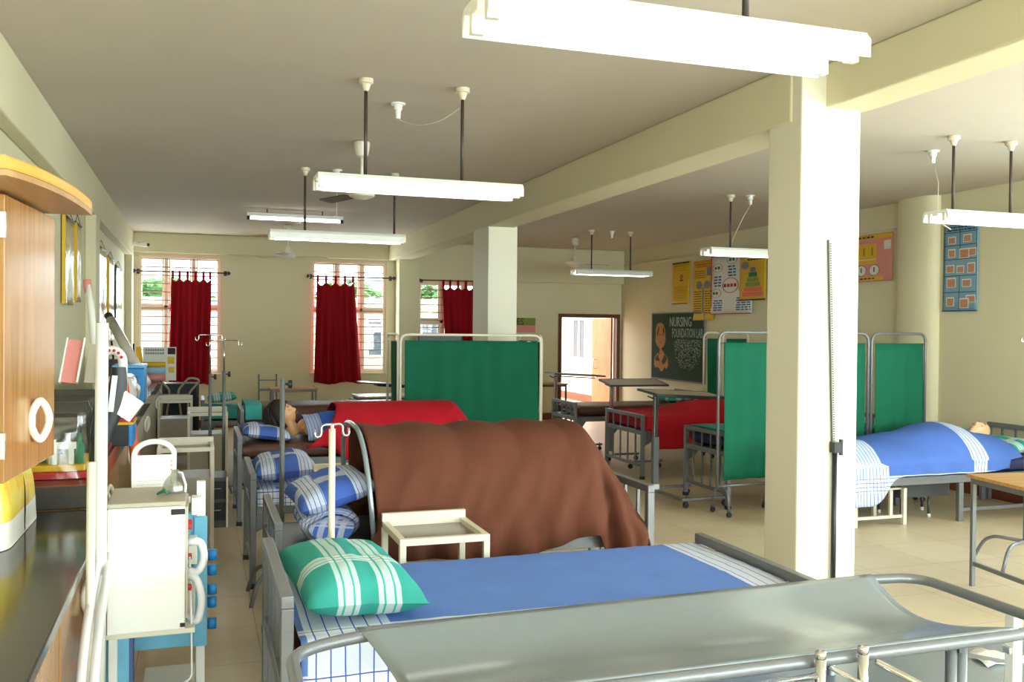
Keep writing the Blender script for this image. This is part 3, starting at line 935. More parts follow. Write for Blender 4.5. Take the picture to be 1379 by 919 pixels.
for k, ax in enumerate(arches):
    pts = []
    for j in range(25):
        a = PI * j / 24
        yy = -math.cos(a); yy = abs(yy) ** 0.62 * (1 if yy > 0 else -1)
        pts.append((ax - 0.015 + (0.045 * (1 - math.sin(a) ** 0.7) - 0.012 if k == 0 else 0), yc + (0.385 if k else 0.44) * yy, 0.62 + ((1.178 if k == 0 else 1.125) - 0.62) * math.sin(a) ** 0.72))
    MB().tube(pts, 0.013 if k == 0 else 0.009, 8).build('hoop', M_STEEL if k == 0 else M_GREY, cr, smooth=True)
MB().bar((0.84, yc - 0.36, 0.612), (1.99, yc - 0.36, 0.612), 0.02, 0.012).bar((0.84, yc + 0.36, 0.612), (1.99, yc + 0.36, 0.612), 0.02, 0.012).build('base_bar', M_GREY, cr)

# ---- red blanket tent on the mannequin bed
x0, x1, y0, y1, _, _ = BL['b4']
yc4 = (y0 + y1) / 2
rows = []
for i in range(71):
    s = i / 70
    r = []
    for j in range(41):
        t = j / 40; a = PI * t
        yy = -math.cos(a); zz = math.sin(a); yy = abs(yy) ** 0.8 * (1 if yy > 0 else -1)
        hgt = zz ** 0.8
        xl = 1.19 - (0.30 if t < 0.5 else 0.12) * (1 - hgt) ** 1.3
        x = xl + (2.66 - xl) * s
        up = smooth(0.86, 1.24, x); dn = smooth(2.26, 2.66, x)
        top = 0.86 + 0.135 * up - 0.50 * dn
        hem = 0.66 - 0.16 * smooth(1.02, 1.30, x) - 0.02 * math.sin(x * 9)
        hem = min(hem, top - 0.02)
        z = hem + (top - hem) * hgt
        fold = 0.02 * math.sin(x * 22 + 4 * zz) * (1 - zz)
        r.append((x, yc4 + 0.45 * yy - (fold if t < 0.5 else -fold), z))
    rows.append(r)
cloth('blanket', rows, M_RED, 'bright red blanket peaked over the legs of the long-haired mannequin', 'blanket', None, 0.007, 0.003, 5.0)

# ---- red blanket on the bed under the chalkboard: lumpy, hanging over the near side
x0, x1, y0, y1, _, _ = BL['bB']
rows = []
for i in range(61):
    s = i / 60; x = x0 + 0.066 + (x1 - x0 - 0.106) * s
    rise = 0.15 * smooth(5.0, 5.9, x)
    nd = 0.10 + 0.23 * smooth(4.86, 4.90, x) - 0.05 * smooth(5.8, 6.4, x)
    r = []
    for j in range(12):
        t = j / 12; r.append((x, y0 - 0.03 + 0.015 * math.sin(x * 24) * (1 - t), 0.67 - nd * (1 - t)))
    for j in range(21):
        t = j / 20
        r.append((x, y0 - 0.02 + (y1 - y0 + 0.04) * t, 0.70 + rise * math.sin(PI * t) ** 0.7 + 0.012 * nz(x * 3, t * 4, 2)))
    for j in range(1, 7): r.append((x, y1 + 0.028, 0.69 - 0.2 * j / 6))
    if i == 0:
        for k in (3, 2, 1): rows.append([(x - 0.012, p[1], p[2] - 0.045 * k) for p in r])
    rows.append(r)
cloth('blanket', rows, M_RED, 'deep red blanket hanging over the side of the bed under the chalkboard', 'blanket', None, 0.007, 0.005, 5.0)

# ---- blue sheet over the bald mannequin
rows = []; uvs = []
for i in range(81):
    s = i / 80; x = 5.17 + (7.02 - 5.17) * s
    body = 0.160 + 0.055 * smooth(5.75, 6.3, x) + 0.065 * smooth(6.1, 6.5, x) - 0.10 * smooth(6.62, 6.95, x)
    nd = 0.11 + 0.12 * smooth(5.85, 5.50, x) + (0.12 * smooth(5.75, 5.45, x)) - 0.03 * smooth(6.7, 7.1, x)
    tuck = 0.04 * smooth(6.8, 7.02, x)
    r = []; q = []
    for j in range(13):
        t = j / 13
        y = RY0 - 0.045 + 0.012 * math.sin(x * 20) * (1 - t) - 0.03 * (1 - t) * smooth(5.85, 5.5, x)
        r.append((x, y, 0.545 - nd * (1 - t))); q.append((x - 5.42, nd * t - nd + 0.30))
    for j in range(29):
        t = j / 28
        y = RY0 - 0.04 + (RY1 - RY0 + 0.08) * t
        c = (t - 0.5) * 2
        bump = max(0.0, 1 - (abs(c) / 1.0) ** 2.2) ** 0.85
        fold = 0.012 * math.sin(x * 9 + t * 7) * bump
        z = 0.556 + body * bump + fold
        r.append((x + (0.34 * (0.45 - t)) * smooth(6.2, 7.0, x), y, z)); q.append((x - 5.42 + 0.3 * (0.5 - t) * 0.5, 0.32 + 0.9 * t))
    for j in range(1, 7): r.append((x, RY1 + 0.045, 0.55 - 0.12 * j / 6)); q.append((x - 5.42, 1.24 + 0.12 * j / 6))
    rows.append(r); uvs.append(q)
cloth('cover_sheet', rows, M_BLUESHEETR, 'blue sheet with white checked hem covering the bald mannequin', 'sheet', uvs, 0.006, 0.005, 5.0)
# ------------------------------------------------------------------ training mannequins (lying figures)
def head_mesh(mb, M):
    """human head, face towards -Y, crown up +Z, origin at the base of the neck; M places it"""
    NU, NV = 48, 40
    rows = []
    def g(a, b): return math.exp(-(a / b) ** 2)
    for i in range(NV + 1):
        th = PI * i / NV                                # 0 crown .. pi chin
        row = []
        for j in range(NU + 1):
            ph = 2 * PI * j / NU                        # 0 = face direction
            x = math.sin(th) * math.sin(ph); y = -math.sin(th) * math.cos(ph); z = math.cos(th)
            X, Y, Z = 0.076 * x, 0.096 * y, 0.118 * z
            if z < 0:                                    # jaw narrows and comes forward
                k = -z
                X *= 1 - 0.34 * k ** 1.4
                Y = Y * (1 - 0.26 * k ** 1.3) - 0.022 * k
            f = max(0.0, -y)                             # frontness
            # brow, sockets, nose, lips, chin
            Y -= f * 0.006 * g(Z - 0.026, 0.012) * g(X, 0.05)
            for sx in (-1, 1): Y += f * 0.011 * g(X - sx * 0.031, 0.015) * g(Z - 0.006, 0.013)
            Y -= f * (0.030 * g(X, 0.011) * g(Z + 0.030, 0.017) + 0.014 * g(X, 0.009) * g(Z + 0.004, 0.022))
            for sx in (-1, 1): Y -= f * 0.010 * g(X - sx * 0.014, 0.008) * g(Z + 0.034, 0.009)
            Y -= f * (0.010 * g(X, 0.020) * g(Z + 0.058, 0.006) + 0.010 * g(X, 0.018) * g(Z + 0.072, 0.006) - 0.004 * g(X, 0.022) * g(Z + 0.065, 0.003))
            Y -= f * 0.012 * g(X, 0.022) * g(Z + 0.100, 0.014)
            for sx in (-1, 1): X += sx * 0.006 * f * g(X - sx * 0.045, 0.02) * g(Z + 0.018, 0.02)
            row.append(tuple(M @ Vector((X, Y, Z + 0.20))))
        rows.append(row)
    mb.grid(rows)
    for sx in (-1, 1):                                   # ears
        b = []
        for k in range(9):
            a = -0.4 + 4.2 * k / 8
            b.append(M @ Vector((sx * (0.076 + 0.010 * math.sin(a)), 0.012 - 0.018 * math.cos(a) * 0.8, 0.196 + 0.030 * math.sin(a + 0.3))))
        mb.tube(b, 0.0075, 8)
    mb.tube([M @ Vector(p) for p in ((0, 0.022, -0.01), (0, 0.018, 0.05), (0, 0.008, 0.10), (0, 0.006, 0.15))], 0.056, 16, taper=[1.15, 1.0, 0.98, 0.95])

def blob(mb, M, c, r, n=20):
    rows = []
    for i in range(n // 2 + 1):
        th = PI * i / (n // 2)
        rows.append([tuple(M @ Vector((c[0] + r[0] * math.sin(th) * math.cos(2 * PI * j / n), c[1] + r[1] * math.sin(th) * math.sin(2 * PI * j / n), c[2] + r[2] * math.cos(th)))) for j in range(n + 1)])
    mb.grid(rows)

def mannequin(label, M, Mh, skin, cat='mannequin'):
    """M places the body (crown towards +Z, front towards -Y, origin at the base of the neck); Mh the head"""
    mb = MB()
    head_mesh(mb, Mh)
    blob(mb, M, (0, 0.0, -0.13), (0.165, 0.095, 0.17))
    blob(mb, M, (0, 0.0, -0.30), (0.145, 0.09, 0.20))
    blob(mb, M, (0, 0.005, -0.50), (0.16, 0.09, 0.15))
    mb.tube([M @ Vector((x, 0.01, -0.055)) for x in (-0.17, -0.09, 0, 0.09, 0.17)], 0.052, 12, taper=[0.95, 1.15, 1.2, 1.15, 0.95])
    for s in (-1, 1):
        mb.tube([M @ Vector(p) for p in ((s * 0.175, 0.01, -0.06), (s * 0.205, 0.012, -0.20), (s * 0.215, 0.01, -0.34), (s * 0.205, -0.01, -0.48), (s * 0.195, -0.02, -0.58))], 0.047, 12, taper=[1.08, 0.98, 0.84, 0.72, 0.55])
        # palm, four fingers, thumb
        mb.tube([M @ Vector(p) for p in ((s * 0.195, -0.02, -0.57), (s * 0.19, -0.022, -0.62), (s * 0.188, -0.02, -0.66))], 0.032, 10, taper=[0.7, 1.0, 0.9])
        for k in range(4):
            ox = s * (0.162 + 0.018 * k); ln = (0.07, 0.082, 0.078, 0.06)[k]
            mb.tube([M @ Vector(p) for p in ((ox, -0.02, -0.65), (ox, -0.026, -0.65 - ln * 0.5), (ox, -0.012, -0.65 - ln))], 0.0085, 8)
        mb.tube([M @ Vector(p) for p in ((s * 0.168, -0.03, -0.60), (s * 0.150, -0.045, -0.63), (s * 0.145, -0.045, -0.665))], 0.0098, 8)
        mb.tube([M @ Vector(p) for p in ((s * 0.085, 0.01, -0.55), (s * 0.095, 0.0, -0.75), (s * 0.10, 0.015, -0.95), (s * 0.10, 0.040, -1.12), (s * 0.10, 0.07, -1.34))], 0.078, 14, taper=[1.1, 0.98, 0.66, 0.70, 0.46])
        mb.tube([M @ Vector(p) for p in ((s * 0.10, 0.07, -1.33), (s * 0.105, 0.03, -1.385), (s * 0.11, -0.015, -1.41))], 0.036, 10, taper=[1.0, 1.05, 0.7])
    o = mb.build('mannequin', skin)
    md = o.modifiers.new('one_surface', 'REMESH'); md.mode = 'VOXEL'; md.voxel_size = 0.0055; md.use_smooth_shade = True
    md2 = o.modifiers.new('soften', 'SMOOTH'); md2.factor = 0.5; md2.iterations = 3
    return tag(o, label, cat)

def face_bits(o, Mh, skin_lip):
    mb = MB()
    mb.tube([Mh @ Vector(p) for p in ((-0.022, -0.094, 0.135), (-0.010, -0.108, 0.1385), (0, -0.110, 0.137), (0.010, -0.108, 0.1385), (0.022, -0.094, 0.135))], 0.005, 8, taper=[0.3, 1, 0.9, 1, 0.3])
    mb.build('lips', skin_lip, o, smooth=True)
    for sx in (-1, 1):
        e = MB()
        e.tube([Mh @ Vector((sx * 0.031 + dx, -0.081 + 0.004 * abs(dx) / 0.014, 0.204 - 0.003 * (1 - (dx / 0.014) ** 2))) for dx in (-0.014, -0.007, 0, 0.007, 0.014)], 0.0026, 6, taper=[0.4, 1, 1, 1, 0.4])
        e.build('eyelid_line', M_HAIR, o, smooth=True)
        b = MB()
        b.tube([Mh @ Vector((sx * 0.031 + dx, -0.092 + 0.010 * (abs(dx) / 0.018) ** 2, 0.232 + 0.003 * (1 - (dx / 0.018) ** 2))) for dx in (-0.018, -0.009, 0, 0.009, 0.018)], 0.0028, 6, taper=[0.4, 1, 1, 0.9, 0.4])
        b.build('eyebrow', M_HAIR, o, smooth=True)

# --- long-haired mannequin on the left row: crown towards -X, face up
def lying(loc, crown, tilt=0.0, roll=0.0):
    """crown = -1: head end at low X, +1: head end at high X; face up"""
    # columns: images of local x, y, z
    if crown < 0: B = Matrix(((0, 0, -1), (-1, 0, 0), (0, -1, 0)))
    else: B = Matrix(((0, 0, 1), (1, 0, 0), (0, -1, 0)))
    M = B @ Matrix.Rotation(tilt, 3, 'X') @ Matrix.Rotation(roll, 3, 'Z')
    M = M.to_4x4(); M.translation = Vector(loc)
    return M
Mb = lying((0.90, 8.52, 0.79), -1)
Mh = lying((0.86, 8.52, 0.745), -1, R(52), R(14))
# head raised on the pillow, chin towards the chest
man = mannequin('mannequin with long dark brown hair lying on a blue checked pillow', Mb, Mh, M_SKIN)
face_bits(man, Mh, M_LIP)
# hair: a cap of many strands falling back over the pillow
hr = MB()
rows = []
for i in range(19):
    th = PI * 0.78 * i / 18; row = []
    for j in range(41):
        ph = 2 * PI * j / 40
        x = math.sin(th) * math.sin(ph); y = -math.sin(th) * math.cos(ph); z = math.cos(th)
        front = max(0.0, -y)
        hair_line = 0.60
        if front > 0.0 and th > hair_line + (1 - front) * 1.2:
            th2 = hair_line + (1 - front) * 1.2
            x = math.sin(th2) * math.sin(ph); y = -math.sin(th2) * math.cos(ph); z = math.cos(th2)
        k = 1.24 + 0.05 * math.sin(ph * 17 + th * 4) + 0.05 * nz(x * 4, y * 4, z * 4)
        row.append(tuple(Mh @ Vector((0.078 * x * k, 0.100 * y * k + 0.008, 0.118 * z * k + 0.203))))
    rows.append(row)
hr.grid(rows)
for k in range(150):
    ph = random.uniform(PI * 0.62, PI * 1.38); th = random.uniform(0.3, 1.5)
    p = []
    sx = math.sin(ph); sy = -math.cos(ph)
    L = random.uniform(0.03, 0.09)
    for q in range(6):
        t = q / 5
        a = th + t * 1.1
        rr = 1.26 + 0.08 * math.sin(t * PI) + random.uniform(-0.02, 0.02)
        dz = -L * max(0, t - 0.4)
        p.append(Mh @ Vector((0.080 * math.sin(a) * sx * rr, 0.102 * math.sin(a) * sy * rr + 0.01 + 0.05 * t * (1 if sy > 0 else 0), 0.118 * math.cos(a) * rr + 0.203 + dz)))
    hr.tube(p, 0.006, 5, taper=[0.8, 1, 1, 0.9, 0.7, 0.3])
hr.build('hair', M_HAIR, man, smooth=True)
# blue cloth over the chest
rows = []
for i in range(31):
    x = 0.90 + 0.42 * i / 30; r = []
    for j in range(33):
        t = j / 32; c = (t - 0.5) * 2
        y = 8.52 + 0.30 * c
        b = max(0, 1 - (c / 0.98) ** 2) ** 0.55
        r.append((x + 0.03 * c * c, y, 0.692 + 0.225 * b * (0.86 + 0.14 * smooth(0.95, 1.15, x))))
    rows.append(r)
cloth('chest_cloth', rows, M_CHBLUE, 'blue cloth with pale checked edge over the chest of the long-haired mannequin', 'cloth', None, 0.006, 0.004, 8)

# --- bald mannequin on the right
Mb2 = lying((6.90, 6.97, 0.640), 1)
Mh2 = lying((6.91, 6.97, 0.69), 1, R(14), R(-14))
man2 = mannequin('bald mannequin lying under the blue sheet with its face up', Mb2, Mh2, M_SKIN2)
face_bits(man2, Mh2, M_LIP)
# ------------------------------------------------------------------ hanging tube-light fittings
def ceiling_cup(par, x, y):
    MB().lathe([(0.004, 0.0), (0.045, -0.002), (0.045, -0.028), (0.03, -0.034), (0.022, -0.06), (0.014, -0.075)][::-1], (x, y, ZC), 16).build('ceiling_cup', M_RUST, par, smooth=False, auto=40)
def tube_light(label, x0, x1, y, z, rods=(0.30, 0.90), cord=True, drop=0.0, ysp=0.13):
    t = thing('tube_light', label, 'ceiling light', (x0, y, z), 'hanging twin tube lights')
    L = x1 - x0
    prof = [(-ysp, -0.035), (-ysp, 0.02), (-ysp * 0.85, 0.045), (ysp * 0.85, 0.045), (ysp, 0.02), (ysp, -0.035), (ysp - 0.008, -0.035), (ysp * 0.8, 0.022), (0.03, 0.022), (0.024, 0.002), (-0.024, 0.002), (-0.03, 0.022), (-ysp * 0.8, 0.022), (-ysp + 0.008, -0.035)]
    M = Matrix(((0, 0, 1, x0), (1, 0, 0, y), (0, 1, 0, z), (0, 0, 0, 1)))
    MB().prism(prof, 0, L, M).build('reflector_housing', M_WHITE, t, bevel=0.003)
    for s in (-1, 1):
        yy = y + s * ysp * 0.56
        MB().tube([(x0 + 0.055, yy, z - 0.022), (x1 - 0.055, yy, z - 0.022)], 0.015, 10).build('fluorescent_tube', M_TUBE, t, smooth=True)
        for xx in (x0 + 0.03, x1 - 0.03):
            MB().box(xx - 0.02, xx + 0.02, yy - 0.014, yy + 0.014, z - 0.04, z + 0.024).build('tube_holder', M_WHITE, t, bevel=0.003)
    for d in rods:
        MB().tube([(x0 + d, y, z + 0.045), (x0 + d, y, ZC - 0.07)], 0.011, 8).build('hanging_rod', M_DROD, t, smooth=True)
        ceiling_cup(t, x0 + d, y)
    return t
def ceiling_point(label, x, y, pts):
    t = thing('ceiling_point', label, 'ceiling fitting', (x, y, ZC - 0.1), 'white ceiling cable points')
    MB().lathe([(0.012, -0.105), (0.017, -0.10), (0.02, -0.05), (0.028, -0.045), (0.03, -0.012), (0.05, -0.01), (0.05, -0.0005)], (x, y, ZC), 16).build('ceiling_rose', M_WHITE, t, auto=40)
    MB().tube(pts, 0.003, 5).build('cable', M_CREAM, t, smooth=True)
def sag(a, b, d, n=12):
    a = Vector(a); b = Vector(b)
    return [a.lerp(b, i / n) - Vector((0, 0, d * 4 * (i / n) * (1 - i / n))) for i in range(n + 1)]

tube_light('big white twin tube light nearest the camera, cut by the top of the photo', 0.72, 1.94, 2.465, 2.555, (0.30, 0.86))
tube_light('twin tube light hanging in front of the ceiling fan, second from the camera', 0.67, 1.95, 5.66, 2.555, (0.30, 0.91))
tube_light('twin tube light hanging in front of the bare lit tube, third from the camera', 0.64, 1.92, 9.0, 2.55, (0.33, 1.19))
tube_light('twin tube light at the right edge beyond the near column', 5.33, 6.60, 5.68, 2.575, (0.17, 0.74))
tube_light('twin tube light above the wall charts, left of the near column', 5.30, 6.55, 9.0, 2.56, (0.31, 0.95))
tube_light('twin tube light farthest back in the right bay, over the open doorway', 5.36, 6.62, 12.92, 2.555, (0.29, 0.94))
ceiling_point('white cable point with a looping cable beside the second tube light', 1.28, 6.2, sag((1.28, 6.2, ZC - 0.105), (1.57, 5.69, ZC - 0.12), 0.07))
ceiling_point('white cable point above the third tube light', 1.27, 9.0, [(1.27, 9.0, ZC - 0.105), (1.27, 9.0, 2.75), (1.20, 9.0, 2.6)])
ceiling_point('white cable point with a long drop beside the rightmost tube light', 5.79, 6.2, [(5.79, 6.2, ZC - 0.105), (5.66, 6.0, 2.9), (5.50, 5.83, 2.56), (5.6, 5.8, 2.50)])
ceiling_point('white cable point with a slanting cable above the wall charts', 5.83, 8.95, [(5.83, 8.95, ZC - 0.105), (5.75, 8.97, 2.95), (5.62, 9.0, 2.66)])
ceiling_point('white cable point above the farthest tube light of the right bay', 6.0, 12.95, [(6.0, 12.95, ZC - 0.105), (6.0, 12.95, 2.8), (6.2, 12.93, 2.6)])

# bare batten tube against the ceiling at the back of the left bay
t = thing('batten_light', 'single bare lit tube under the ceiling at the back of the left bay', 'ceiling light', (1.2, 12.3, 3.1))
MB().box(0.60, 1.82, 12.27, 12.33, 3.10, 3.145).build('batten', M_WHITE, t, bevel=0.004)
for x in (0.62, 1.80): MB().box(x - 0.02, x + 0.02, 12.275, 12.325, 3.055, 3.10).build('tube_holder', M_RUBBER, t)
MB().tube([(0.64, 12.3, 3.075), (1.78, 12.3, 3.075)], 0.017, 10).build('fluorescent_tube', M_TUBE, t, smooth=True)
for x in (0.85, 1.55): MB().tube([(x, 12.3, 3.145), (x, 12.3, ZC)], 0.008, 6).build('hanging_rod', M_DROD, t)
MB().tube(fillet([(1.30, 12.3, 3.10), (1.26, 12.26, 3.02), (1.18, 12.24, 3.04), (1.20, 12.26, 3.12)], 0.03), 0.004, 5).build('cable', M_WHITE, t, smooth=True)

# ------------------------------------------------------------------ ceiling fans
def fan(label, x, y, zm, phase, mb_m, blade_m):
    t = thing('ceiling_fan', label, 'ceiling fan', (x, y, zm))
    MB().lathe([(0.02, -0.14), (0.05, -0.12), (0.062, -0.06), (0.066, -0.012), (0.05, -0.001)], (x, y, ZC), 18).build('ceiling_canopy', mb_m, t, auto=40)
    MB().tube([(x, y, zm + 0.1), (x, y, ZC - 0.12)], 0.013, 8).build('down_rod', mb_m, t, smooth=True)
    MB().lathe([(0.02, 0.14), (0.045, 0.10), (0.06, 0.055), (0.05, 0.045), (0.10, 0.035), (0.115, 0.01), (0.10, -0.02), (0.05, -0.04), (0.01, -0.045)][::-1], (x, y, zm), 22).build('motor_housing', mb_m, t, auto=40)
    for k in range(3):
        a = phase + k * 2 * PI / 3
        Rm = Matrix.Translation((x, y, zm)) @ Matrix.Rotation(a, 4, 'Z') @ Matrix.Rotation(R(9), 4, 'X')
        MB().prism([(0.09, -0.02), (0.17, -0.022), (0.19, -0.055), (0.58, -0.065), (0.60, -0.04), (0.60, 0.04), (0.58, 0.065), (0.19, 0.055), (0.17, 0.022), (0.09, 0.02)], -0.003, 0.003, Rm).build('fan_blade', blade_m, t, bevel=0.001)
M_BLADE = mat('brown_fan_blade', (84, 66, 54), 0.4, var=0.05)
fan('ceiling fan with dark blades above the second tube light', 1.265, 7.55, 2.77, R(-8), M_CREAM, M_BLADE)
fan('white ceiling fan in front of the far wall between the two windows', 1.28, 14.1, 2.74, R(12), M_WHITE, M_CREAM)
fan('cream ceiling fan at the back of the right bay', 5.87, 14.1, 2.76, R(-4), M_CREAM, M_CREAM)

# CCTV camera in the far left corner
t = thing('security_camera', 'small white dome-ended security camera high in the far left corner', 'camera', (-0.86, YF - 0.15, 3.0))
MB().box(-0.964, -0.89, YF - 0.30, YF - 0.22, 2.96, 3.02).build('camera_bracket', M_WHITE, t, bevel=0.006)
MB().tube([(-0.90, YF - 0.26, 2.99), (-0.74, YF - 0.34, 2.975)], 0.035, 12).build('camera_body', M_WHITE, t, smooth=True)
MB().tube([(-0.738, YF - 0.341, 2.975), (-0.725, YF - 0.348, 2.974)], 0.028, 12).build('camera_lens', M_BLACK, t, smooth=True)

# ------------------------------------------------------------------ charts, board and sign on the walls
def poster_right(name, label, cat, ymax, ymin, zmin, zmax, mats, marks, x=XR - 0.012, thick=0.004, bow=0.01, grp=None):
    """card on the right wall (faces -X); marks = (u0, u1, v0, v1, material index) measured from its left edge and bottom"""
    t = thing(name, label, cat, (x, (ymin + ymax) / 2, zmin), grp)
    W = ymax - ymin; H = zmax - zmin
    mb = MB(); n = 10
    rows = []
    for i in range(n + 1):
        u = i / n; rows.append([(x - bow * math.sin(PI * u) * 0.5 - 0.006 * (1 - j / 8), ymax - W * u, zmin + H * j / 8) for j in range(9)])
    mb.grid(rows)
    o = mb.build('card', mats[0], t, smooth=True)
    md = o.modifiers.new('solid', 'SOLIDIFY'); md.thickness = thick; md.offset = 0
    pm = MB()
    for q in marks:
        u0, u1, v0, v1, mi = q[:5]
        pm.mi = mi
        uc = (u0 + u1) / 2; 
        xx = x - bow * math.sin(PI * min(1, max(0, uc))) * 0.5 - 0.006 * (1 - (v0 + v1) / 2) - thick / 2 - 0.0015 - (q[5] if len(q) > 5 else 0)
        if len(q) > 6:      # ellipse
            b = len(pm.v); N = 20
            for k in range(N):
                a = 2 * PI * k / N
                pm.v.append((xx, ymax - W * (uc + (u1 - u0) / 2 * math.cos(a)), zmin + H * ((v0 + v1) / 2 + (v1 - v0) / 2 * math.sin(a))))
            pm.face([b + k for k in range(N)])
        else:
            pm.box(xx - 0.0008, xx, ymax - W * u0, ymax - W * u1, zmin + H * v0, zmin + H * v1)
    if marks: pm.build('printing', mats, t)
    return t
def dashes(u0, u1, v0, v1, rows, mi, h=0.4, seed=1, lo=0.05, hi=0.14, z=0.0):
    rnd = random.Random(seed); out = []
    for k in range(rows):
        v = v1 - (v1 - v0) * (k + 0.5) / rows; hh = (v1 - v0) / rows * h
        u = u0 + rnd.uniform(0, 0.03)
        while u < u1 - 0.02:
            w = rnd.uniform(lo, hi); e = min(u + w, u1)
            out.append((u, e, v - hh / 2, v + hh / 2, mi, z)); u = e + 0.022
    return out
def ring(u, v, ru, rv, m_out, m_in):
    return [(u - ru, u + ru, v - rv, v + rv, m_out, 0.0004, 1), (u - ru * 0.9, u + ru * 0.9, v - rv * 0.93, v + rv * 0.93, m_in, 0.0008, 1)]

YM = [M_YELLOW, M_INK, M_REDINK, M_GREYINK, M_PAPER, M_GREENINK, M_CHALKY]
mk = [(0.0, 1.0, 0.97, 1.0, 1), (0.0, 0.9, 0.0, 0.015, 1), (0.47, 0.63, 0.60, 0.70, 1, 0.0004, 1), (0.51, 0.59, 0.615, 0.685, 0, 0.0009, 1), (0.44, 0.66, 0.54, 0.585, 2, 0.0, 1)]
mk += dashes(0.12, 0.9, 0.06, 0.42, 9, 1, 0.18, 5) + dashes(0.1, 0.85, 0.78, 0.93, 3, 1, 0.12, 6)
poster_right('wall_chart', 'narrow yellow chart hanging alone, leftmost of the charts above the chalkboard', 'chart', 14.16, 13.58, 2.14, 2.84, YM, mk)
mk = [(0.66, 0.95, 0.74, 0.88, 3), (0.16, 0.46, 0.52, 0.66, 3, 0.0, 1), (0.54, 0.86, 0.52, 0.66, 3, 0.0, 1), (0.46, 0.56, 0.14, 0.55, 3)]
mk += dashes(0.15, 0.85, 0.88, 0.95, 2, 2, 0.5, 7) + dashes(0.06, 0.42, 0.10, 0.50, 10, 1, 0.35, 8) + dashes(0.6, 0.95, 0.10, 0.50, 10, 1, 0.35, 9) + dashes(0.06, 0.6, 0.7, 0.84, 4, 1, 0.3, 10)
poster_right('wall_chart', 'long crinkled yellow chart with a grey figure, hanging over the chalkboard corner', 'chart', 13.44, 12.80, 1.86, 2.82, YM, mk, x=XR - 0.022)
WM = [M_PAPER, M_REDINK, M_GREENINK, M_BLUEINK, M_GREYINK]
mk = [(0, 1, 0.985, 1, 1), (0, 1, 0, 0.012, 1), (0, 0.02, 0, 1, 1), (0.36, 0.60, 0.02, 0.33, 4, -0.0008)]
mk = mk[:3]
for (u, v) in ((0.17, 0.79), (0.53, 0.91), (0.86, 0.82), (0.14, 0.36), (0.83, 0.42)):
    mk += ring(u, v, 0.13, 0.075, 1, 0) + dashes(u - 0.09, u + 0.09, v - 0.03, v + 0.03, 1, 2, 0.75, int(u * 100), 0.05, 0.06, 0.0012)
mk += ring(0.50, 0.48, 0.20, 0.13, 1, 0) + dashes(0.33, 0.67, 0.44, 0.52, 1, 1, 0.7, 3, 0.05, 0.07, 0.0012)
for (a, b, c, d, r) in ((0.07, 0.27, 0.46, 0.66, 4), (0.43, 0.63, 0.62, 0.82, 4), (0.76, 0.97, 0.54, 0.70, 3), (0.06, 0.30, 0.05, 0.25, 5), (0.64, 0.98, 0.05, 0.28, 6)):
    mk += dashes(a, b, c, d, r, 3, 0.55, int(a * 100 + c * 10), 0.06, 0.12)
poster_right('wall_chart', 'large white chart with red ringed headings between two yellow charts', 'chart', 12.86, 11.72, 1.95, 2.86, WM, mk, x=XR - 0.036)
PM = [M_YELLOW, M_INK, M_GREYINK, M_CHALKY, M_ORANGE, M_PAPER, M_GREENINK]
mk = [(0.0, 1.0, 0.0, 0.025, 1), (0.0, 1, 0.03, 0.05, 0)]
for k, mi in enumerate((4, 4, 3, 3, 6, 2)):
    h = 0.60 / 6; w = 0.40 * (1 - k / 6.6)
    mk.append((0.52 - w, 0.52 + w, 0.08 + h * k, 0.08 + h * (k + 1) - 0.01, mi))
mk += [(0.06, 0.36, 0.64, 0.80, 2, 0.0, 1)] + dashes(0.3, 0.95, 0.80, 0.97, 3, 1, 0.5, 12, 0.08, 0.1)
poster_right('wall_chart', 'yellow chart with a stepped colour pyramid, rightmost over the chalkboard row', 'chart', 12.02, 11.35, 2.14, 2.86, PM, mk, x=XR - 0.05)
KM = [M_PINK, M_YELLOW, M_INK, M_PAPER, M_REDINK]
mk = [(0.0, 1.0, 0.90, 0.985, 1), (0.05, 0.72, 0.38, 0.80, 1), (0.05, 0.70, 0.46, 0.475, 3), (0.85, 0.97, 0.66, 0.84, 3), (0.05, 0.85, 0.03, 0.10, 1)]
mk += dashes(0.05, 0.95, 0.91, 0.975, 1, 2, 0.6, 20, 0.04, 0.06, 0.0008) + dashes(0.05, 0.8, 0.04, 0.09, 1, 2, 0.6, 21, 0.04, 0.06, 0.0008)
for u in (0.22, 0.44, 0.68): mk += ring(u, 0.24, 0.10, 0.115, 2, 3) + [(u - 0.01, u + 0.01, 0.2, 0.3, 2, 0.0013)]
for u in (0.18, 0.33, 0.48, 0.63): mk.append((u, u + 0.015, 0.56, 0.72, 2, 0.0008))
poster_right('wall_chart', 'pink and yellow chart with round clock-like drawings right of the near column', 'chart', 9.80, 8.86, 2.30, 2.87, KM, mk)
BM = [M_BCHART, M_NAVYINK, M_FLESH, M_PAPER]
mk = [(0.0, 1, 0.0, 0.012, 1), (0.03, 0.045, 0.03, 0.97, 1), (0.95, 0.965, 0.03, 0.97, 1)]
for k, v in enumerate((0.22, 0.41, 0.60, 0.76, 0.91)): mk.append((0.03, 0.96, v - 0.004, v + 0.004, 1))
for v0, v1 in ((0.02, 0.41), (0.60, 0.96)): mk.append((0.49, 0.505, v0, v1, 1))
rnd = random.Random(4)
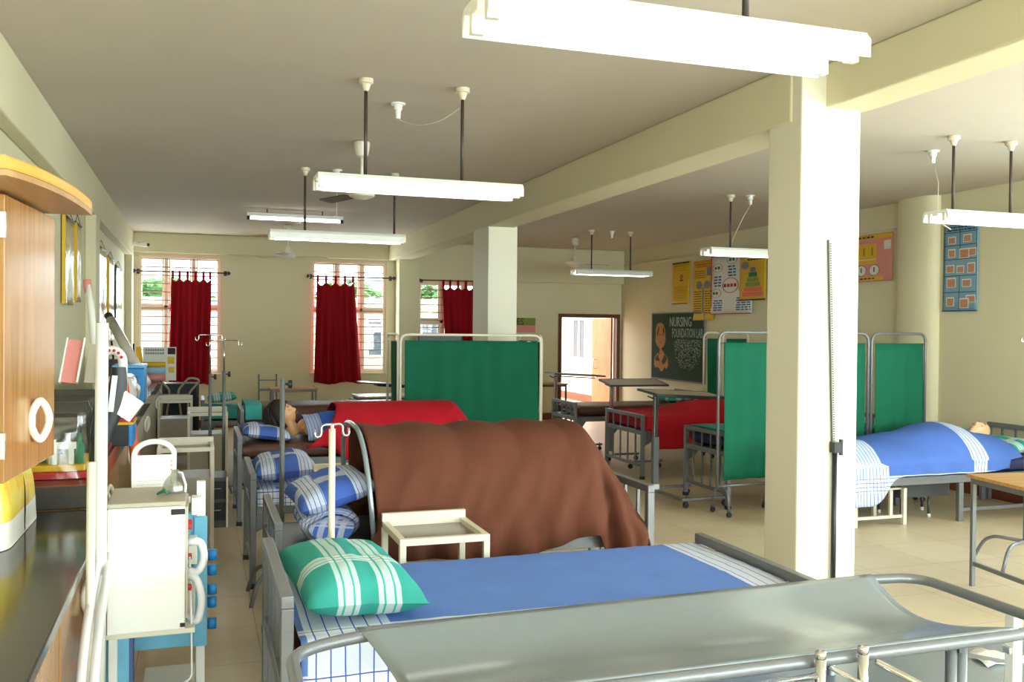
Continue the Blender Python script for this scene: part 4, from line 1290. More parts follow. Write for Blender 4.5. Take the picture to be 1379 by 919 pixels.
for (u, v) in ((0.26, 0.82), (0.70, 0.83), (0.26, 0.67), (0.62, 0.66), (0.82, 0.67), (0.22, 0.49), (0.52, 0.48), (0.82, 0.49), (0.26, 0.33), (0.70, 0.32), (0.24, 0.11), (0.64, 0.09), (0.82, 0.14)):
    w = rnd.uniform(0.08, 0.12); h = rnd.uniform(0.032, 0.05)
    mk += [(u - w - 0.02, u + w + 0.02, v - h - 0.006, v + h + 0.012, 3), (u - w, u + w, v - h, v + h, 2, 0.0008)]
mk += dashes(0.1, 0.9, 0.92, 0.985, 2, 1, 0.5, 30)
poster_right('wall_chart', 'tall pale blue chart with rows of small pictures beside the round pilaster', 'chart', 8.08, 7.60, 1.92, 2.85, BM, mk)

# chalkboard
t = thing('chalkboard', 'dark green chalkboard with a painted woman and chalk lettering on the right wall', 'chalkboard', (XR - 0.03, 13.7, 0.86))
MB().box(XR - 0.03, XR - 0.004, 13.08, 14.85, 0.86, 1.98).build('board_panel', M_BOARD, t)
m = MB()
m.box(XR - 0.036, XR - 0.002, 13.08, 14.85, 0.835, 0.86).box(XR - 0.036, XR - 0.002, 13.08, 14.85, 1.98, 2.0).box(XR - 0.036, XR - 0.002, 14.85, 14.875, 0.835, 2.0).box(XR - 0.036, XR - 0.002, 13.055, 13.08, 0.835, 2.0)
m.build('board_frame', M_GREYINK, t)
bx = XR - 0.0325
def bell(cy, cz, ry, rz, mi_m, name, off=0.0, n=24):
    M = Matrix(((0, 0, -1, bx - off), (-1, 0, 0, cy), (0, 1, 0, cz), (0, 0, 0, 1)))
    return ([(ry * math.cos(2 * PI * k / n), rz * math.sin(2 * PI * k / n)) for k in range(n)], M)
pa = MB(); 
def pell(mi, cy, cz, ry, rz, off):
    pa.mi = mi; p, M = bell(cy, cz, ry, rz, None, '', off); pa.prism(p, 0, 0.0006, M)
def ppoly(mi, pts, off):
    pa.mi = mi; M = Matrix(((0, 0, -1, bx - off), (-1, 0, 0, 14.84), (0, 1, 0, 0.88), (0, 0, 0, 1))); pa.prism([(q[0] * 0.84, q[1]) for q in pts], 0, 0.0006, M)
# hair, face, shadows, collar, shoulders (u to the right from the left edge, v up)
ppoly(0, [(0.14, 0.62), (0.15, 0.85), (0.22, 0.93), (0.34, 0.95), (0.47, 0.92), (0.56, 0.82), (0.58, 0.62), (0.5, 0.52), (0.38, 0.47), (0.22, 0.53)], 0.0)
ppoly(1, [(0.20, 0.76), (0.25, 0.86), (0.31, 0.88), (0.27, 0.78), (0.22, 0.70)], 0.0008)
ppoly(1, [(0.46, 0.88), (0.52, 0.82), (0.51, 0.72), (0.46, 0.78)], 0.0008)
ppoly(1, [(0.27, 0.735), (0.35, 0.755), (0.35, 0.735), (0.28, 0.72)], 0.0008)
ppoly(1, [(0.40, 0.755), (0.48, 0.735), (0.47, 0.72), (0.40, 0.735)], 0.0008)
ppoly(1, [(0.34, 0.615), (0.42, 0.615), (0.38, 0.595)], 0.0008)
ppoly(1, [(0.18, 0.56), (0.33, 0.49), (0.30, 0.36), (0.22, 0.48)], 0.0008)
ppoly(1, [(0.40, 0.49), (0.55, 0.56), (0.50, 0.50), (0.44, 0.46)], 0.0008)
ppoly(0, [(0.30, 0.45), (0.38, 0.50), (0.46, 0.46), (0.54, 0.40), (0.68, 0.34), (0.70, 0.20), (0.62, 0.14), (0.56, 0.18), (0.48, 0.12), (0.40, 0.09), (0.33, 0.14), (0.24, 0.17), (0.16, 0.15), (0.08, 0.20), (0.10, 0.33), (0.22, 0.40)], 0.0)
ppoly(1, [(0.12, 0.31), (0.24, 0.39), (0.35, 0.28), (0.20, 0.27)], 0.0008)
ppoly(1, [(0.42, 0.27), (0.54, 0.39), (0.66, 0.33), (0.56, 0.24), (0.46, 0.22)], 0.0008)
pa.build('painted_woman', [M_TAN, M_DBROWN], t)
text('NURSING', 0.23, M_CHALK, 'lettering', t, (bx, 14.22, 1.76), AX_RIGHT, sx=0.76)
text('FOUNDATION LAB', 0.22, M_CHALK, 'lettering', t, (bx, 14.13, 1.575), AX_RIGHT, sx=0.535)
ch = MB(); rnd = random.Random(3)
for k in range(900):
    u = rnd.uniform(-1, 1); v = rnd.uniform(-1, 1)
    if v < 0 and abs(u) > math.sqrt(max(0, 1 - v * v)): continue
    if v > 0.85 and abs(u) > 0.9: continue
    edge = (v < 0 and u * u + v * v > 0.80) or abs(u) > 0.92
    ch.mi = 1 if edge else 0
    yy = 13.60 - 0.46 * u; zz = 1.36 + (0.18 * v if v > 0 else 0.33 * v)
    s = 0.008
    ch.box(bx - 0.0008, bx, yy - s, yy + s, zz - s * 0.6, zz + s * 0.6)
ch.build('chalk_crest', [M_CHALK, M_CHALKY], t)['kind'] = 'stuff'

# paper sign on the far wall
t = thing('paper_sign', 'yellow-green and pink paper sign with black capitals beside the middle column', 'sign', (5.55, YF - 0.01, 1.6))
m = MB(); m.mi = 0; m.box(5.00, 5.96, YF - 0.012, YF - 0.006, 1.76, 1.90); m.mi = 1; m.box(5.00, 5.96, YF - 0.012, YF - 0.006, 1.63, 1.76)
m.build('paper', [M_CHALKY, M_PINK], t)
text('NURSES', 0.165, M_INK, 'lettering', t, (5.20, YF - 0.0135, 1.775), AX_FAR, sx=0.92)

# charts on the left wall (faces +X)
def poster_left(label, y0, y1, z0, z1, frame_m, face_m, batten=True, x=XL + 0.006, cords=True):
    t = thing('wall_chart', label, 'chart', (x, (y0 + y1) / 2, z0), None)
    n = 14; rows = []
    for i in range(n + 1):
        u = i / n; rows.append([(x + 0.012 + 0.012 * math.sin(PI * u * 3) * (1 - j / 10) + 0.006 * nz(u * 5, j, y0), y0 + (y1 - y0) * u, z0 + (z1 - z0) * j / 10) for j in range(11)])
    o = MB().grid(rows).build('card', face_m, t, smooth=True)
    md = o.modifiers.new('solid', 'SOLIDIFY'); md.thickness = 0.004; md.offset = 0
    MB().box(x + 0.004, x + 0.03, y0 - 0.012, y0 + 0.02, z0, z1).build('chart_edging', frame_m, t)
    if batten: MB().tube([(x + 0.014, y0, z1 + 0.006), (x + 0.014, y1, z1 + 0.006)], 0.010, 8).build('chart_batten', M_DROD, t, smooth=True)
    if cords: MB().tube([(x + 0.012, y0 + 0.05, z1 + 0.014), (x + 0.006, (y0 + y1) / 2, z1 + 0.10), (x + 0.012, y1 - 0.05, z1 + 0.014)], 0.003, 5).build('hanging_cord', M_INK, t)
    return t
M_SHINY = mat('shiny_laminate', (188, 168, 112), 0.2, var=0.3, scale=6, bump=0.5, bscale=12)
poster_left('yellow edged laminated chart on the left wall just beyond the wooden cabinet', 8.50, 9.22, 1.86, 2.60, M_YELLOW, M_SHINY)
poster_left('second laminated chart on the left wall, against the first pilaster', 9.30, 9.75, 1.9, 2.62, M_YELLOW, M_SHINY)
poster_left('shiny laminated chart on the left wall just past the first pilaster', 11.25, 12.4, 1.72, 2.58, M_CREAM, M_SHINY)
poster_left('yellow laminated chart hanging low on the left wall near the corner', 12.6, 13.5, 1.50, 2.54, M_YELLOW, M_SHINY)
poster_left('laminated chart with dark border on the left wall closest to the corner', 13.7, 14.9, 1.62, 2.50, M_DROD, M_SHINY)
poster_left('green edged chart high on the left wall above the wooden cabinet', 3.2, 4.02, 2.15, 2.52, M_GREENINK, M_SHINY, cords=True)
# ------------------------------------------------------------------ cloth ward screens
def castor(par, x, y, r=0.03, rz=0.0):
    MB().tube([(x, y, r * 2 + 0.012), (x, y, r * 2 + 0.05)], 0.009, 6).box(x - 0.016, x + 0.016, y - 0.012, y + 0.012, r * 2 + 0.002, r * 2 + 0.014).build('castor_fork', M_DGREY, par)
    MB().lathe([(0.006, -0.013), (r * 0.9, -0.013), (r, -0.008), (r, 0.008), (r * 0.9, 0.013), (0.006, 0.013)], (x, y, r), 16, 'y').build('castor_wheel', M_RUBBER, par, auto=40)
def screen(label, pts, h, cz0, cz1, fm, cm, feet=(), grp='cloth ward screens', base=0.26, sag_=0.0):
    """pts = (x, y) of the hinge line posts; one panel between each pair"""
    t = thing('ward_screen', label, 'screen', (sum(p[0] for p in pts) / len(pts), sum(p[1] for p in pts) / len(pts), 0), grp)
    for k in range(len(pts) - 1):
        a = Vector((pts[k][0], pts[k][1], 0)); b = Vector((pts[k + 1][0], pts[k + 1][1], 0))
        d = (b - a).normalized(); nrm = Vector((d.y, -d.x, 0))
        if nrm.y > 0: nrm = -nrm
        a2 = a + d * 0.02; b2 = b - d * 0.02
        up = Vector((0, 0, 1))
        fr = MB().tube(fillet([a2 + up * (base - 0.02), a2 + up * h, b2 + up * h, b2 + up * (base - 0.02)], 0.09, 8), 0.0135, 10)
        fr.tube([a2 + up * base, b2 + up * base], 0.011, 8)
        fr.tube([a2 + up * cz1, b2 + up * cz1], 0.006, 6)
        f = fr.build('panel_frame', fm, t, smooth=True)
        L = (b2 - a2).length; n = max(24, int(L * 50)); rows = []
        gath = 0.012
        for i in range(n + 1):
            u = i / n; r = []
            for j in range(17):
                v = j / 16
                s = 0.04 + (L - 0.08) * u
                ft = (1 - v) ** 0.7
                wv = gath * math.sin(s * 30 + k) * (1.2 - ft * 0.5) * 0.6 + 0.010 * math.sin(s * 11 + 2 * v + k * 2) + 0.006 * nz(s * 3, v * 3, k + h)
                p = a2 + d * (s + 0.012 * v * math.sin(s * 9)) + nrm * (0.020 + wv) + up * (cz1 + 0.006 - (cz1 - cz0) * v - sag_ * v * math.sin(PI * u))
                r.append(tuple(p))
            rows.append(r)
        o = MB().grid(rows).build('screen_cloth', cm, f, smooth=True)
        md = o.modifiers.new('solid', 'SOLIDIFY'); md.thickness = 0.004; md.offset = 0
    for (x, y, dx, dy) in feet:
        ft = MB().tube(fillet([(x - dx, y - dy, 0.07), (x - dx * 0.8, y - dy * 0.8, base - 0.03), (x, y, base - 0.015), (x + dx * 0.8, y + dy * 0.8, base - 0.03), (x + dx, y + dy, 0.07)], 0.08, 6), 0.012, 8).build('foot', fm, t, smooth=True)
        castor(ft, x - dx, y - dy, 0.024); castor(ft, x + dx, y + dy, 0.024)
    return t
screen('white framed green screen in the centre, behind the red blanket tent', [(1.96, 9.95), (1.94, 9.28), (3.50, 9.28), (3.46, 9.95)], 1.62, 0.42, 1.555, M_CREAM, M_GREEN, [(2.02, 9.28, 0.0, 0.16), (3.44, 9.28, 0.0, 0.16)])
screen('grey framed green screen standing left of the near column', [(4.50, 7.42), (5.36, 7.52), (6.20, 7.42), (6.96, 7.50)], 1.675, 0.31, 1.575, M_GREY, M_GREEN, [(4.56, 7.42, 0.0, 0.14), (5.14, 7.45, 0.0, 0.14), (6.88, 7.49, 0.0, 0.05)])
screen('cream framed dark green screen farther back, in front of the chalkboard edge', [(6.40, 10.92), (6.68, 10.9), (7.14, 10.95)], 1.665, 0.35, 1.58, M_CREAM, M_GREEN, [(6.5, 10.92, 0.0, 0.12), (7.04, 10.94, 0.0, 0.12)])

# ------------------------------------------------------------------ over-bed tables
def overbed(label, x, y, ztop, rz, base_dx=0.62, tilt=0.0, tiltx=0.0):
    t = thing('overbed_table', label, 'over-bed table', (0, 0, 0), 'wheeled over-bed tables')
    b = MB().bar((0, -0.34, 0.085), (0, 0.34, 0.085), 0.045, 0.025)
    for s in (-1, 1): b.bar((-0.02, s * 0.34, 0.085), (base_dx - 0.1, s * 0.34, 0.085), 0.035, 0.025)
    bo = b.build('base_frame', M_GREY, t, bevel=0.003)
    for s in (-1, 1):
        castor(bo, 0.03, s * 0.34, 0.03); castor(bo, base_dx - 0.14, s * 0.34, 0.03)
    MB().box(-0.03, 0.03, 0.17, 0.23, 0.098, 0.62).build('lower_post', M_GREY, t, bevel=0.004)
    MB().box(-0.034, 0.034, 0.166, 0.234, 0.098, 0.15).build('post_collar', M_WHITE, t, bevel=0.003)
    MB().box(-0.02, 0.02, 0.18, 0.22, 0.62, ztop - 0.03).build('upper_post', M_CHROME, t, bevel=0.003)
    MB().tube([(-0.02, 0.2, ztop - 0.06), (-0.09, 0.2, ztop - 0.03)], 0.007, 6).build('clamp_lever', M_BLACK, t)
    q = Matrix.Rotation(tilt, 3, 'Y') @ Matrix.Rotation(tiltx, 3, 'X')
    m = MB().obox((0.30, 0.2, ztop - 0.012), (0.78, 0.40, 0.016), q)
    tt = m.build('table_top', M_LOCK, t, bevel=0.003)
    e = MB()
    for (cx, cy, sx, sy) in ((0.30, 0.0, 0.80, 0.014), (0.30, 0.40, 0.80, 0.014), (-0.094, 0.2, 0.014, 0.40), (0.694, 0.2, 0.014, 0.40)):
        dx = cx - 0.30
        e.obox(tuple(Vector((0.30, 0.2, ztop - 0.012)) + q @ Vector((dx, cy - 0.2, 0))), (sx, sy, 0.022), q)
    e.build('top_edging', M_DGREY, tt)
    MB().bar((-0.02, 0.2, ztop - 0.03), (0.62, 0.2, ztop - 0.036 - 0.6 * math.sin(tilt)), 0.04, 0.015).build('top_arm', M_DGREY, t)
    return put(t, (x, y, 0), rz)
overbed('wheeled over-bed table nearest the green screen, at the foot of the red bed', 4.36, 8.12, 1.06, R(2), 0.60, R(3), R(4))
overbed('wheeled over-bed table with pale top behind the foot of the red bed', 4.99, 10.55, 1.03, R(-2), 0.55, R(0), R(8))
overbed('wheeled over-bed table in front of the open doorway', 4.90, 12.25, 1.05, R(0), 0.60, R(3))

# ------------------------------------------------------------------ white bedside lockers
def locker_proto(panel_m, w=0.40, d=0.42, h=0.785, closed=True):
    t = thing('bedside_locker', '', 'bedside locker', (0, 0, 0), 'bedside lockers')
    for x in (0, w - 0.028):
        for y in (0, d - 0.028):
            MB().box(x, x + 0.028, y, y + 0.028, 0, h - 0.03).build('leg', M_CREAM, t, bevel=0.002)
    m = MB().box(0, w, 0, 0.028, h - 0.03, h).box(0, 0.028, 0.028, d, h - 0.03, h).box(w - 0.028, w, 0.028, d, h - 0.03, h).box(0, w, d - 0.028, d, h - 0.03, h + 0.035)
    m.build('top_rim', M_CREAM, t, bevel=0.002)
    MB().box(0.028, w - 0.028, 0.028, d - 0.028, h - 0.03, h - 0.024).build('top_tray', M_TRAYBROWN, t)
    if closed:
        b = MB().box(0.028, w - 0.028, 0.004, d - 0.004, 0.12, 0.13).box(0.028, w - 0.028, 0.004, d - 0.004, 0.555, 0.565)
        b.box(0.028, w - 0.028, 0.004, 0.008, 0.13, 0.555).box(0.004, 0.008, 0.028, d - 0.028, 0.12, 0.565).box(w - 0.008, w - 0.004, 0.028, d - 0.028, 0.12, 0.565)
        b.build('locker_body', panel_m, t)
        dd = MB().box(0.032, w - 0.032, d - 0.008, d - 0.002, 0.135, 0.55).build('locker_door', panel_m, t)
        MB().tube(fillet([(w - 0.08, d - 0.003, 0.40), (w - 0.08, d + 0.022, 0.40), (w - 0.08, d + 0.022, 0.30), (w - 0.08, d - 0.003, 0.30)], 0.01), 0.005, 6).build('door_handle', M_CHROME, dd)
    return t
pr = locker_proto(M_LOCK)
pr['label'] = 'cream bedside locker nearest the white machine, first in the left row'; put(pr, (-0.27, 7.22, 0), 0)
c = copy_tree(pr); c['label'] = 'cream bedside locker behind the two drip stands, second in the left row'; put(c, (-0.085, 10.1, 0), 0)
c = copy_tree(pr); c['label'] = 'cream bedside locker in front of the leftmost curtain, third in the left row'; put(c, (-0.44, 11.9, 0), 0)
c = copy_tree(pr); c['label'] = 'white bedside locker with brown tray standing against the brown tent'; put(c, (0.82, 3.86, 0), 0)
c = copy_tree(pr); c['label'] = 'cream bedside locker between the brown tent and the bed with the puffed blue pillow'; put(c, (0.70, 5.52, 0), 0)

# low dark drawer cabinet between the lockers and the mannequin bed
t = thing('drawer_cabinet', 'low dark drawer cabinet standing between the left lockers and the mannequin bed', 'cabinet', (0.13, 8.2, 0))
MB().box(0.09, 0.255, 8.12, 8.5, 0.0, 0.42).build('cabinet_body', M_DGREY, t, bevel=0.004)
MB().box(0.243, 0.258, 8.10, 8.118, 0.0, 0.425).build('light_edge', M_CREAM, t)
for z in (0.06, 0.24):
    d = MB().box(0.10, 0.238, 8.11, 8.119, z, z + 0.15).build('drawer', M_BLACK, t)
    MB().tube(fillet([(0.14, 8.11, z + 0.09), (0.14, 8.09, z + 0.09), (0.20, 8.09, z + 0.09), (0.20, 8.11, z + 0.09)], 0.01), 0.004, 6).build('drawer_handle', M_CHROME, d)

# ------------------------------------------------------------------ drip stands
def drip_stand(label, x, y, h1, h2, pole_m, hook='bar', r1=0.016, r2=0.008, knob=True, feet=True, spread=0.26, hookdir=0.0, phase=0.6, fm=None, hw=0.13):
    t = thing('drip_stand', label, 'drip stand', (x, y, 0), 'drip stands')
    MB().tube([(x, y, 0.18 if feet else 0.0), (x, y, h1)], r1, 10).build('outer_pole', pole_m, t, smooth=True)
    if h2 > h1: MB().tube([(x, y, h1), (x, y, h2)], r2, 8).build('inner_pole', M_CHROME if pole_m is not M_CREAM else M_CREAM, t, smooth=True)
    if knob:
        kn = MB().lathe([(0.006, -0.03), (0.008, -0.012), (0.026, -0.012), (0.028, 0.008), (0.02, 0.012)], (x + r1 + 0.03, y - 0.005, h1 - 0.03), 10, 'x')
        kn.build('height_knob', M_BLACK, t, auto=40)
    if hook:
        c, s = math.cos(hookdir), math.sin(hookdir)
        pts = []
        for sg in (-1, 1):
            pp = [(sg * 0.0, 0.0), (sg * hw, 0.0), (sg * hw, -0.05), (sg * (hw + 0.03), -0.055), (sg * (hw + 0.03), -0.02)]
            pts.append(fillet([(x + c * a, y + s * a, h2 + b) for a, b in pp], 0.02, 5))
        m = MB()
        for p in pts: m.tube(p, 0.0055, 7)
        m.build('hook_bar', M_CHROME, t, smooth=True)
    if feet:
        for k in range(4):
            a = phase + k * PI / 2
            c, s = math.cos(a), math.sin(a)
            MB().tube(fillet([(x, y, 0.19), (x + c * spread * 0.75, y + s * spread * 0.75, 0.19), (x + c * spread, y + s * spread, 0.012)], 0.10, 7), 0.013, 8).build('leg', fm or pole_m, t, smooth=True)
    return t
drip_stand('chrome-topped drip stand in front of the leftmost curtain, left of the pair', 0.13, 9.55, 1.22, 1.60, M_GREY, hookdir=R(8), hw=0.11)
drip_stand('drip stand by the leftmost window, right and taller-poled of the pair', 0.245, 9.05, 1.27, 1.555, M_GREY, hookdir=R(-10), hw=0.13, phase=0.0)
drip_stand('bare grey pole stand with a black knob at the foot of the left beds', 0.505, 5.88, 1.36, 1.36, M_GREY, hook=None, spread=0.27, phase=R(135))
t = drip_stand('cream drip stand with a small double hook beside the brown tent', 0.568, 4.12, 1.235, 1.255, M_CREAM, knob=False, r1=0.015, spread=0.20, hookdir=R(15), hw=0.05)
drip_stand('drip stand cut by the right edge beside the wooden table', 5.66, 5.12, 1.36, 1.68, M_GREY, spread=0.36, phase=R(200), hookdir=R(175), hw=0.03)

# ------------------------------------------------------------------ tables and frames by the far wall
def leg_table(label, x0, x1, y0, y1, h, top_m, leg_m, rz=0.0, rail=True, lw=0.028, cat='table'):
    t = thing('table', label, cat, (0, 0, 0))
    w, d = x1 - x0, y1 - y0
    MB().box(-0.02, w + 0.02, -0.02, d + 0.02, h - 0.022, h).build('table_top', top_m, t, bevel=0.003)
    m = MB()
    m.box(lw, w - lw, 0, lw, h - 0.06, h - 0.023).box(lw, w - lw, d - lw, d, h - 0.06, h - 0.023).box(0, lw, lw, d - lw, h - 0.06, h - 0.023).box(w - lw, w, lw, d - lw, h - 0.06, h - 0.023)
    m.build('apron_frame', leg_m, t)
    if rail:
        MB().box(0.004, lw - 0.004, lw, d - lw, 0.14, 0.165).build('lower_rail', leg_m, t)
        MB().box(w - lw + 0.004, w - 0.004, lw, d - lw, 0.14, 0.165).build('lower_rail', leg_m, t)
    for x in (0, w - lw):
        for y in (0, d - lw): MB().box(x, x + lw, y, y + lw, 0, h - 0.023).build('leg', leg_m, t, bevel=0.002)
    return put(t, (x0, y0, 0), rz)
leg_table('wooden topped steel table cut by the right edge of the photo', 4.79, 5.93, 4.22, 4.87, 0.745, M_WOODTOP, M_GREY, R(-9))
leg_table('small wooden topped table against the far wall beneath the middle window', 1.15, 1.86, 15.30, 15.80, 0.70, M_WOODTOP, M_GREY)
leg_table('white topped table with dark frame in front of the far pilaster', 2.04, 2.95, 12.20, 12.75, 0.78, M_PALETOP, M_DGREY)
leg_table('brown topped table by the far wall, right of the central green screen', 5.30, 6.20, 15.2, 15.7, 0.74, M_WOODTOP, M_DGREY)
t = thing('folding_frame', 'grey steel frame with two rungs standing against the far wall between windows', 'metal frame', (1.12, 15.9, 0))
m = MB()
for x in (0.985, 1.27): m.bar((x, 15.86, 0), (x, 15.97, 0.90), 0.022)
m.build('upright', M_DGREY, t)
for z in (0.42, 0.64, 0.80): MB().bar((0.985, 15.86 + 0.11 * z / 0.9, z), (1.27, 15.86 + 0.11 * z / 0.9, z), 0.02, 0.04 if z == 0.64 else 0.02).build('rung', M_GREY, t)
t = thing('overbed_table', 'dark tilted over-bed table top beside the far pilaster', 'over-bed table', (2.6, 13.4, 0))
MB().obox((2.62, 13.4, 0.875), (0.80, 0.40, 0.02), Matrix.Rotation(R(4), 3, 'Y')).build('table_top', M_DGREY, t, bevel=0.003)
MB().obox((2.72, 13.4, 0.845), (0.5, 0.3, 0.03), Matrix.Rotation(R(4), 3, 'Y')).build('top_tray', M_BLACK, t, bevel=0.003)
MB().tube([(2.92, 13.4, 0.08), (2.92, 13.4, 0.84)], 0.02, 10).build('post', M_DGREY, t, smooth=True)
m = MB().bar((2.92, 13.15, 0.065), (2.92, 13.65, 0.065), 0.04, 0.03).bar((2.45, 13.17, 0.065), (2.92, 13.17, 0.065), 0.03, 0.03).bar((2.45, 13.63, 0.065), (2.92, 13.63, 0.065), 0.03, 0.03)
b = m.build('base_frame', M_DGREY, t)
for (x, y) in ((2.47, 13.17), (2.47, 13.63), (2.92, 13.17), (2.92, 13.63)): MB().lathe([(0.004, -0.01), (0.025, -0.01), (0.025, 0.01), (0.004, 0.01)], (x, y, 0.025), 12, 'y').build('castor_wheel', M_RUBBER, b)

# dark television by the far wall behind the central screen
t = thing('television', 'dark flat screen on a black stand behind the central green screen', 'television', (3.95, 15.5, 0))
MB().box(3.56, 4.36, 15.46, 15.50, 1.12, 1.60).build('screen_panel', M_BLACK, t, bevel=0.006)
MB().box(3.59, 4.33, 15.454, 15.459, 1.15, 1.57).build('screen_glass', M_DARKGLASS, t)
MB().box(3.90, 4.02, 15.47, 15.52, 0.78, 1.12).build('neck', M_BLACK, t)
MB().box(3.70, 4.22, 15.32, 15.66, 0.755, 0.78).build('stand_foot', M_BLACK, t, bevel=0.004)
leg_table('steel table carrying the dark television behind the central green screen', 3.60, 4.35, 15.25, 15.72, 0.755, M_PALETOP, M_DGREY)

# wheelchair-like walking frame and dark cupboard beneath the leftmost curtain
t = thing('walking_frame', 'grey tubular walking frame with looped handles under the leftmost curtain', 'walking frame', (-0.28, 13.65, 0))
for (sx, x) in ((-1, -0.46), (1, -0.12)):
    MB().tube(fillet([(x, 13.50, 0.0), (x + 0.02, 13.53, 0.76), (x + sx * 0.18, 13.45, 0.95), (x + sx * 0.03, 13.38, 0.99), (x - sx * 0.12, 13.55, 0.80), (x - sx * 0.02, 13.90, 0.0)], 0.07, 6), 0.014, 8).build('side_frame', M_LOCK, t, smooth=True)
MB().tube([(-0.44, 13.53, 0.74), (-0.1, 13.53, 0.74)], 0.012, 8).build('cross_bar', M_LOCK, t, smooth=True)
MB().tube([(-0.44, 13.51, 0.45), (-0.1, 13.51, 0.45)], 0.012, 8).build('cross_bar', M_LOCK, t, smooth=True)
t = thing('open_shelf', 'narrow black shelf unit under the leftmost curtain behind the walking frame', 'shelf', (-0.2, 14.3, 0))
m = MB().box(-0.46, -0.42, 14.15, 14.55, 0, 0.86).box(0.0, 0.04, 14.15, 14.55, 0, 0.86).box(-0.42, 0.0, 14.52, 14.55, 0, 0.86)
m.build('shelf_side', M_BLACK, t)
for z in (0.08, 0.36, 0.62, 0.84): MB().box(-0.42, 0.0, 14.15, 14.52, z, z + 0.02).build('shelf_board', M_BLACK, t)

# things under and behind the bald mannequin bed
t = thing('step_stool', 'cream steel step stool under the sheet hanging from the right bed', 'step stool', (5.6, 6.62, 0))
for x in (5.38, 5.90):
    for y in (6.60, 6.98): MB().box(x - 0.016, x + 0.016, y - 0.016, y + 0.016, 0, 0.32).build('leg', M_CREAM, t)
MB().box(5.38, 5.90, 6.62, 6.96, 0.305, 0.32).box(5.395, 5.885, 6.60, 6.625, 0.06, 0.085).build('step_top', M_CREAM, t)
MB().box(5.75, 5.78, 6.60, 6.625, 0.086, 0.304).build('upright', M_CREAM, t)
t = thing('instrument_box', 'dark steel box on four white-tipped legs beneath the right bed', 'box', (6.35, 6.95, 0))
MB().box(6.02, 6.58, 6.78, 7.12, 0.19, 0.345).build('box_body', M_DGREY, t, bevel=0.004)
for (x, y) in ((6.05, 6.80), (6.36, 6.80), (6.05, 7.09), (6.55, 7.09)):
    MB().tube([(x, y, 0.03), (x, y, 0.19)], 0.013, 8).build('leg', M_DGREY, t, smooth=True)
    MB().tube([(x, y, 0.0), (x, y, 0.031)], 0.016, 8).build('foot_cap', M_WHITE, t, smooth=True)

# ------------------------------------------------------------------ height measuring rod on the near column
t = thing('height_rod', 'tall measuring rod with a white scale strip fixed to the near column', 'height measure', (3.44, 4.39, 0))
MB().bar((3.383, 4.396, 2.205), (3.428, 4.396, 1.03), 0.020, 0.010).build('scale_strip', M_LOCK, t)
MB().bar((3.375, 4.396, 2.205), (3.420, 4.396, 1.03), 0.005, 0.012).build('strip_edge', M_DGREY, t)
sm = MB()
for k in range(84):
    z = 1.05 + 0.0136 * k; x = 3.428 - 0.0383 * (z - 1.03)
    sm.box(x - 0.004, x + 0.006, 4.3865, 4.3885, z, z + 0.005)
sm.build('scale_marks', M_INK, t)
MB().tube([(3.43, 4.385, 0.0), (3.43, 4.385, 1.03)], 0.015, 12).build('lower_pole', M_BLACK, t, smooth=True)
m = MB().box(3.41, 3.45, 4.36, 4.405, 1.0, 1.06).box(3.45, 3.47, 4.365, 4.39, 1.01, 1.05)
m.tube([(3.465, 4.375, 1.075), (3.465, 4.375, 0.985)], 0.012, 8)
m.build('height_clamp', M_BLACK, t)

# ------------------------------------------------------------------ the stretcher trolley in front
t = thing('stretcher_trolley', 'grey sheet-metal stretcher trolley with looped tube handles in the foreground', 'stretcher', (1.3, 2.25, 0))
SZ = 0.85
fr = MB()
loop = [(0.42, 2.49, SZ), (2.16, 2.56, SZ), (2.33, 2.53, SZ), (2.345, 2.02, SZ - 0.008), (2.18, 1.965, SZ), (0.42, 1.96, SZ), (0.22, 1.98, SZ - 0.01), (0.235, 2.44, SZ - 0.01)]
fr.tube(fillet(loop, 0.10, 8, closed=True), 0.0165, 12, closed=True)
fr.build('tube_frame', M_GREY, t, smooth=True)
rows = []
for i in range(49):
    u = i / 48; r = []
    for j in range(25):
        v = j / 24
        ya = 1.965; yb = 2.505 + 0.055 * u
        x = 0.415 + 1.74 * u + 0.04 * math.sin(PI * v) * (2 * u - 1) * -1.4
        s = math.sin(PI * v)
        z = SZ + 0.017 - 0.055 * s ** 1.2 * (0.75 + 0.25 * abs(2 * u - 1))
        r.append((x, ya + (yb - ya) * v, z))
    rows.append(r)
o = MB().grid(rows).build('sheet_top', M_STEEL, t, smooth=True)
md = o.modifiers.new('solid', 'SOLIDIFY'); md.thickness = 0.003; md.offset = 0
for (x, y) in ((0.55, 2.47), (0.55, 1.98), (1.94, 2.53), (1.94, 1.985)):
    for dx in (0.0, 0.034):
        MB().tube([(x + dx, y, 0.10), (x + dx, y, SZ - 0.012)], 0.0155, 10).build('leg', M_GREY, t, smooth=True)
    MB().box(x + 0.008, x + 0.026, y - 0.02, y + 0.02, SZ - 0.03, SZ + 0.004).build('leg_clamp', M_DGREY, t)
    castor(t, x + 0.017, y, 0.045)
o = MB().box(0.50, 2.90, 1.90, 2.62, 0.545, 0.56).build('lower_shelf', M_STEEL, t, bevel=0.004)
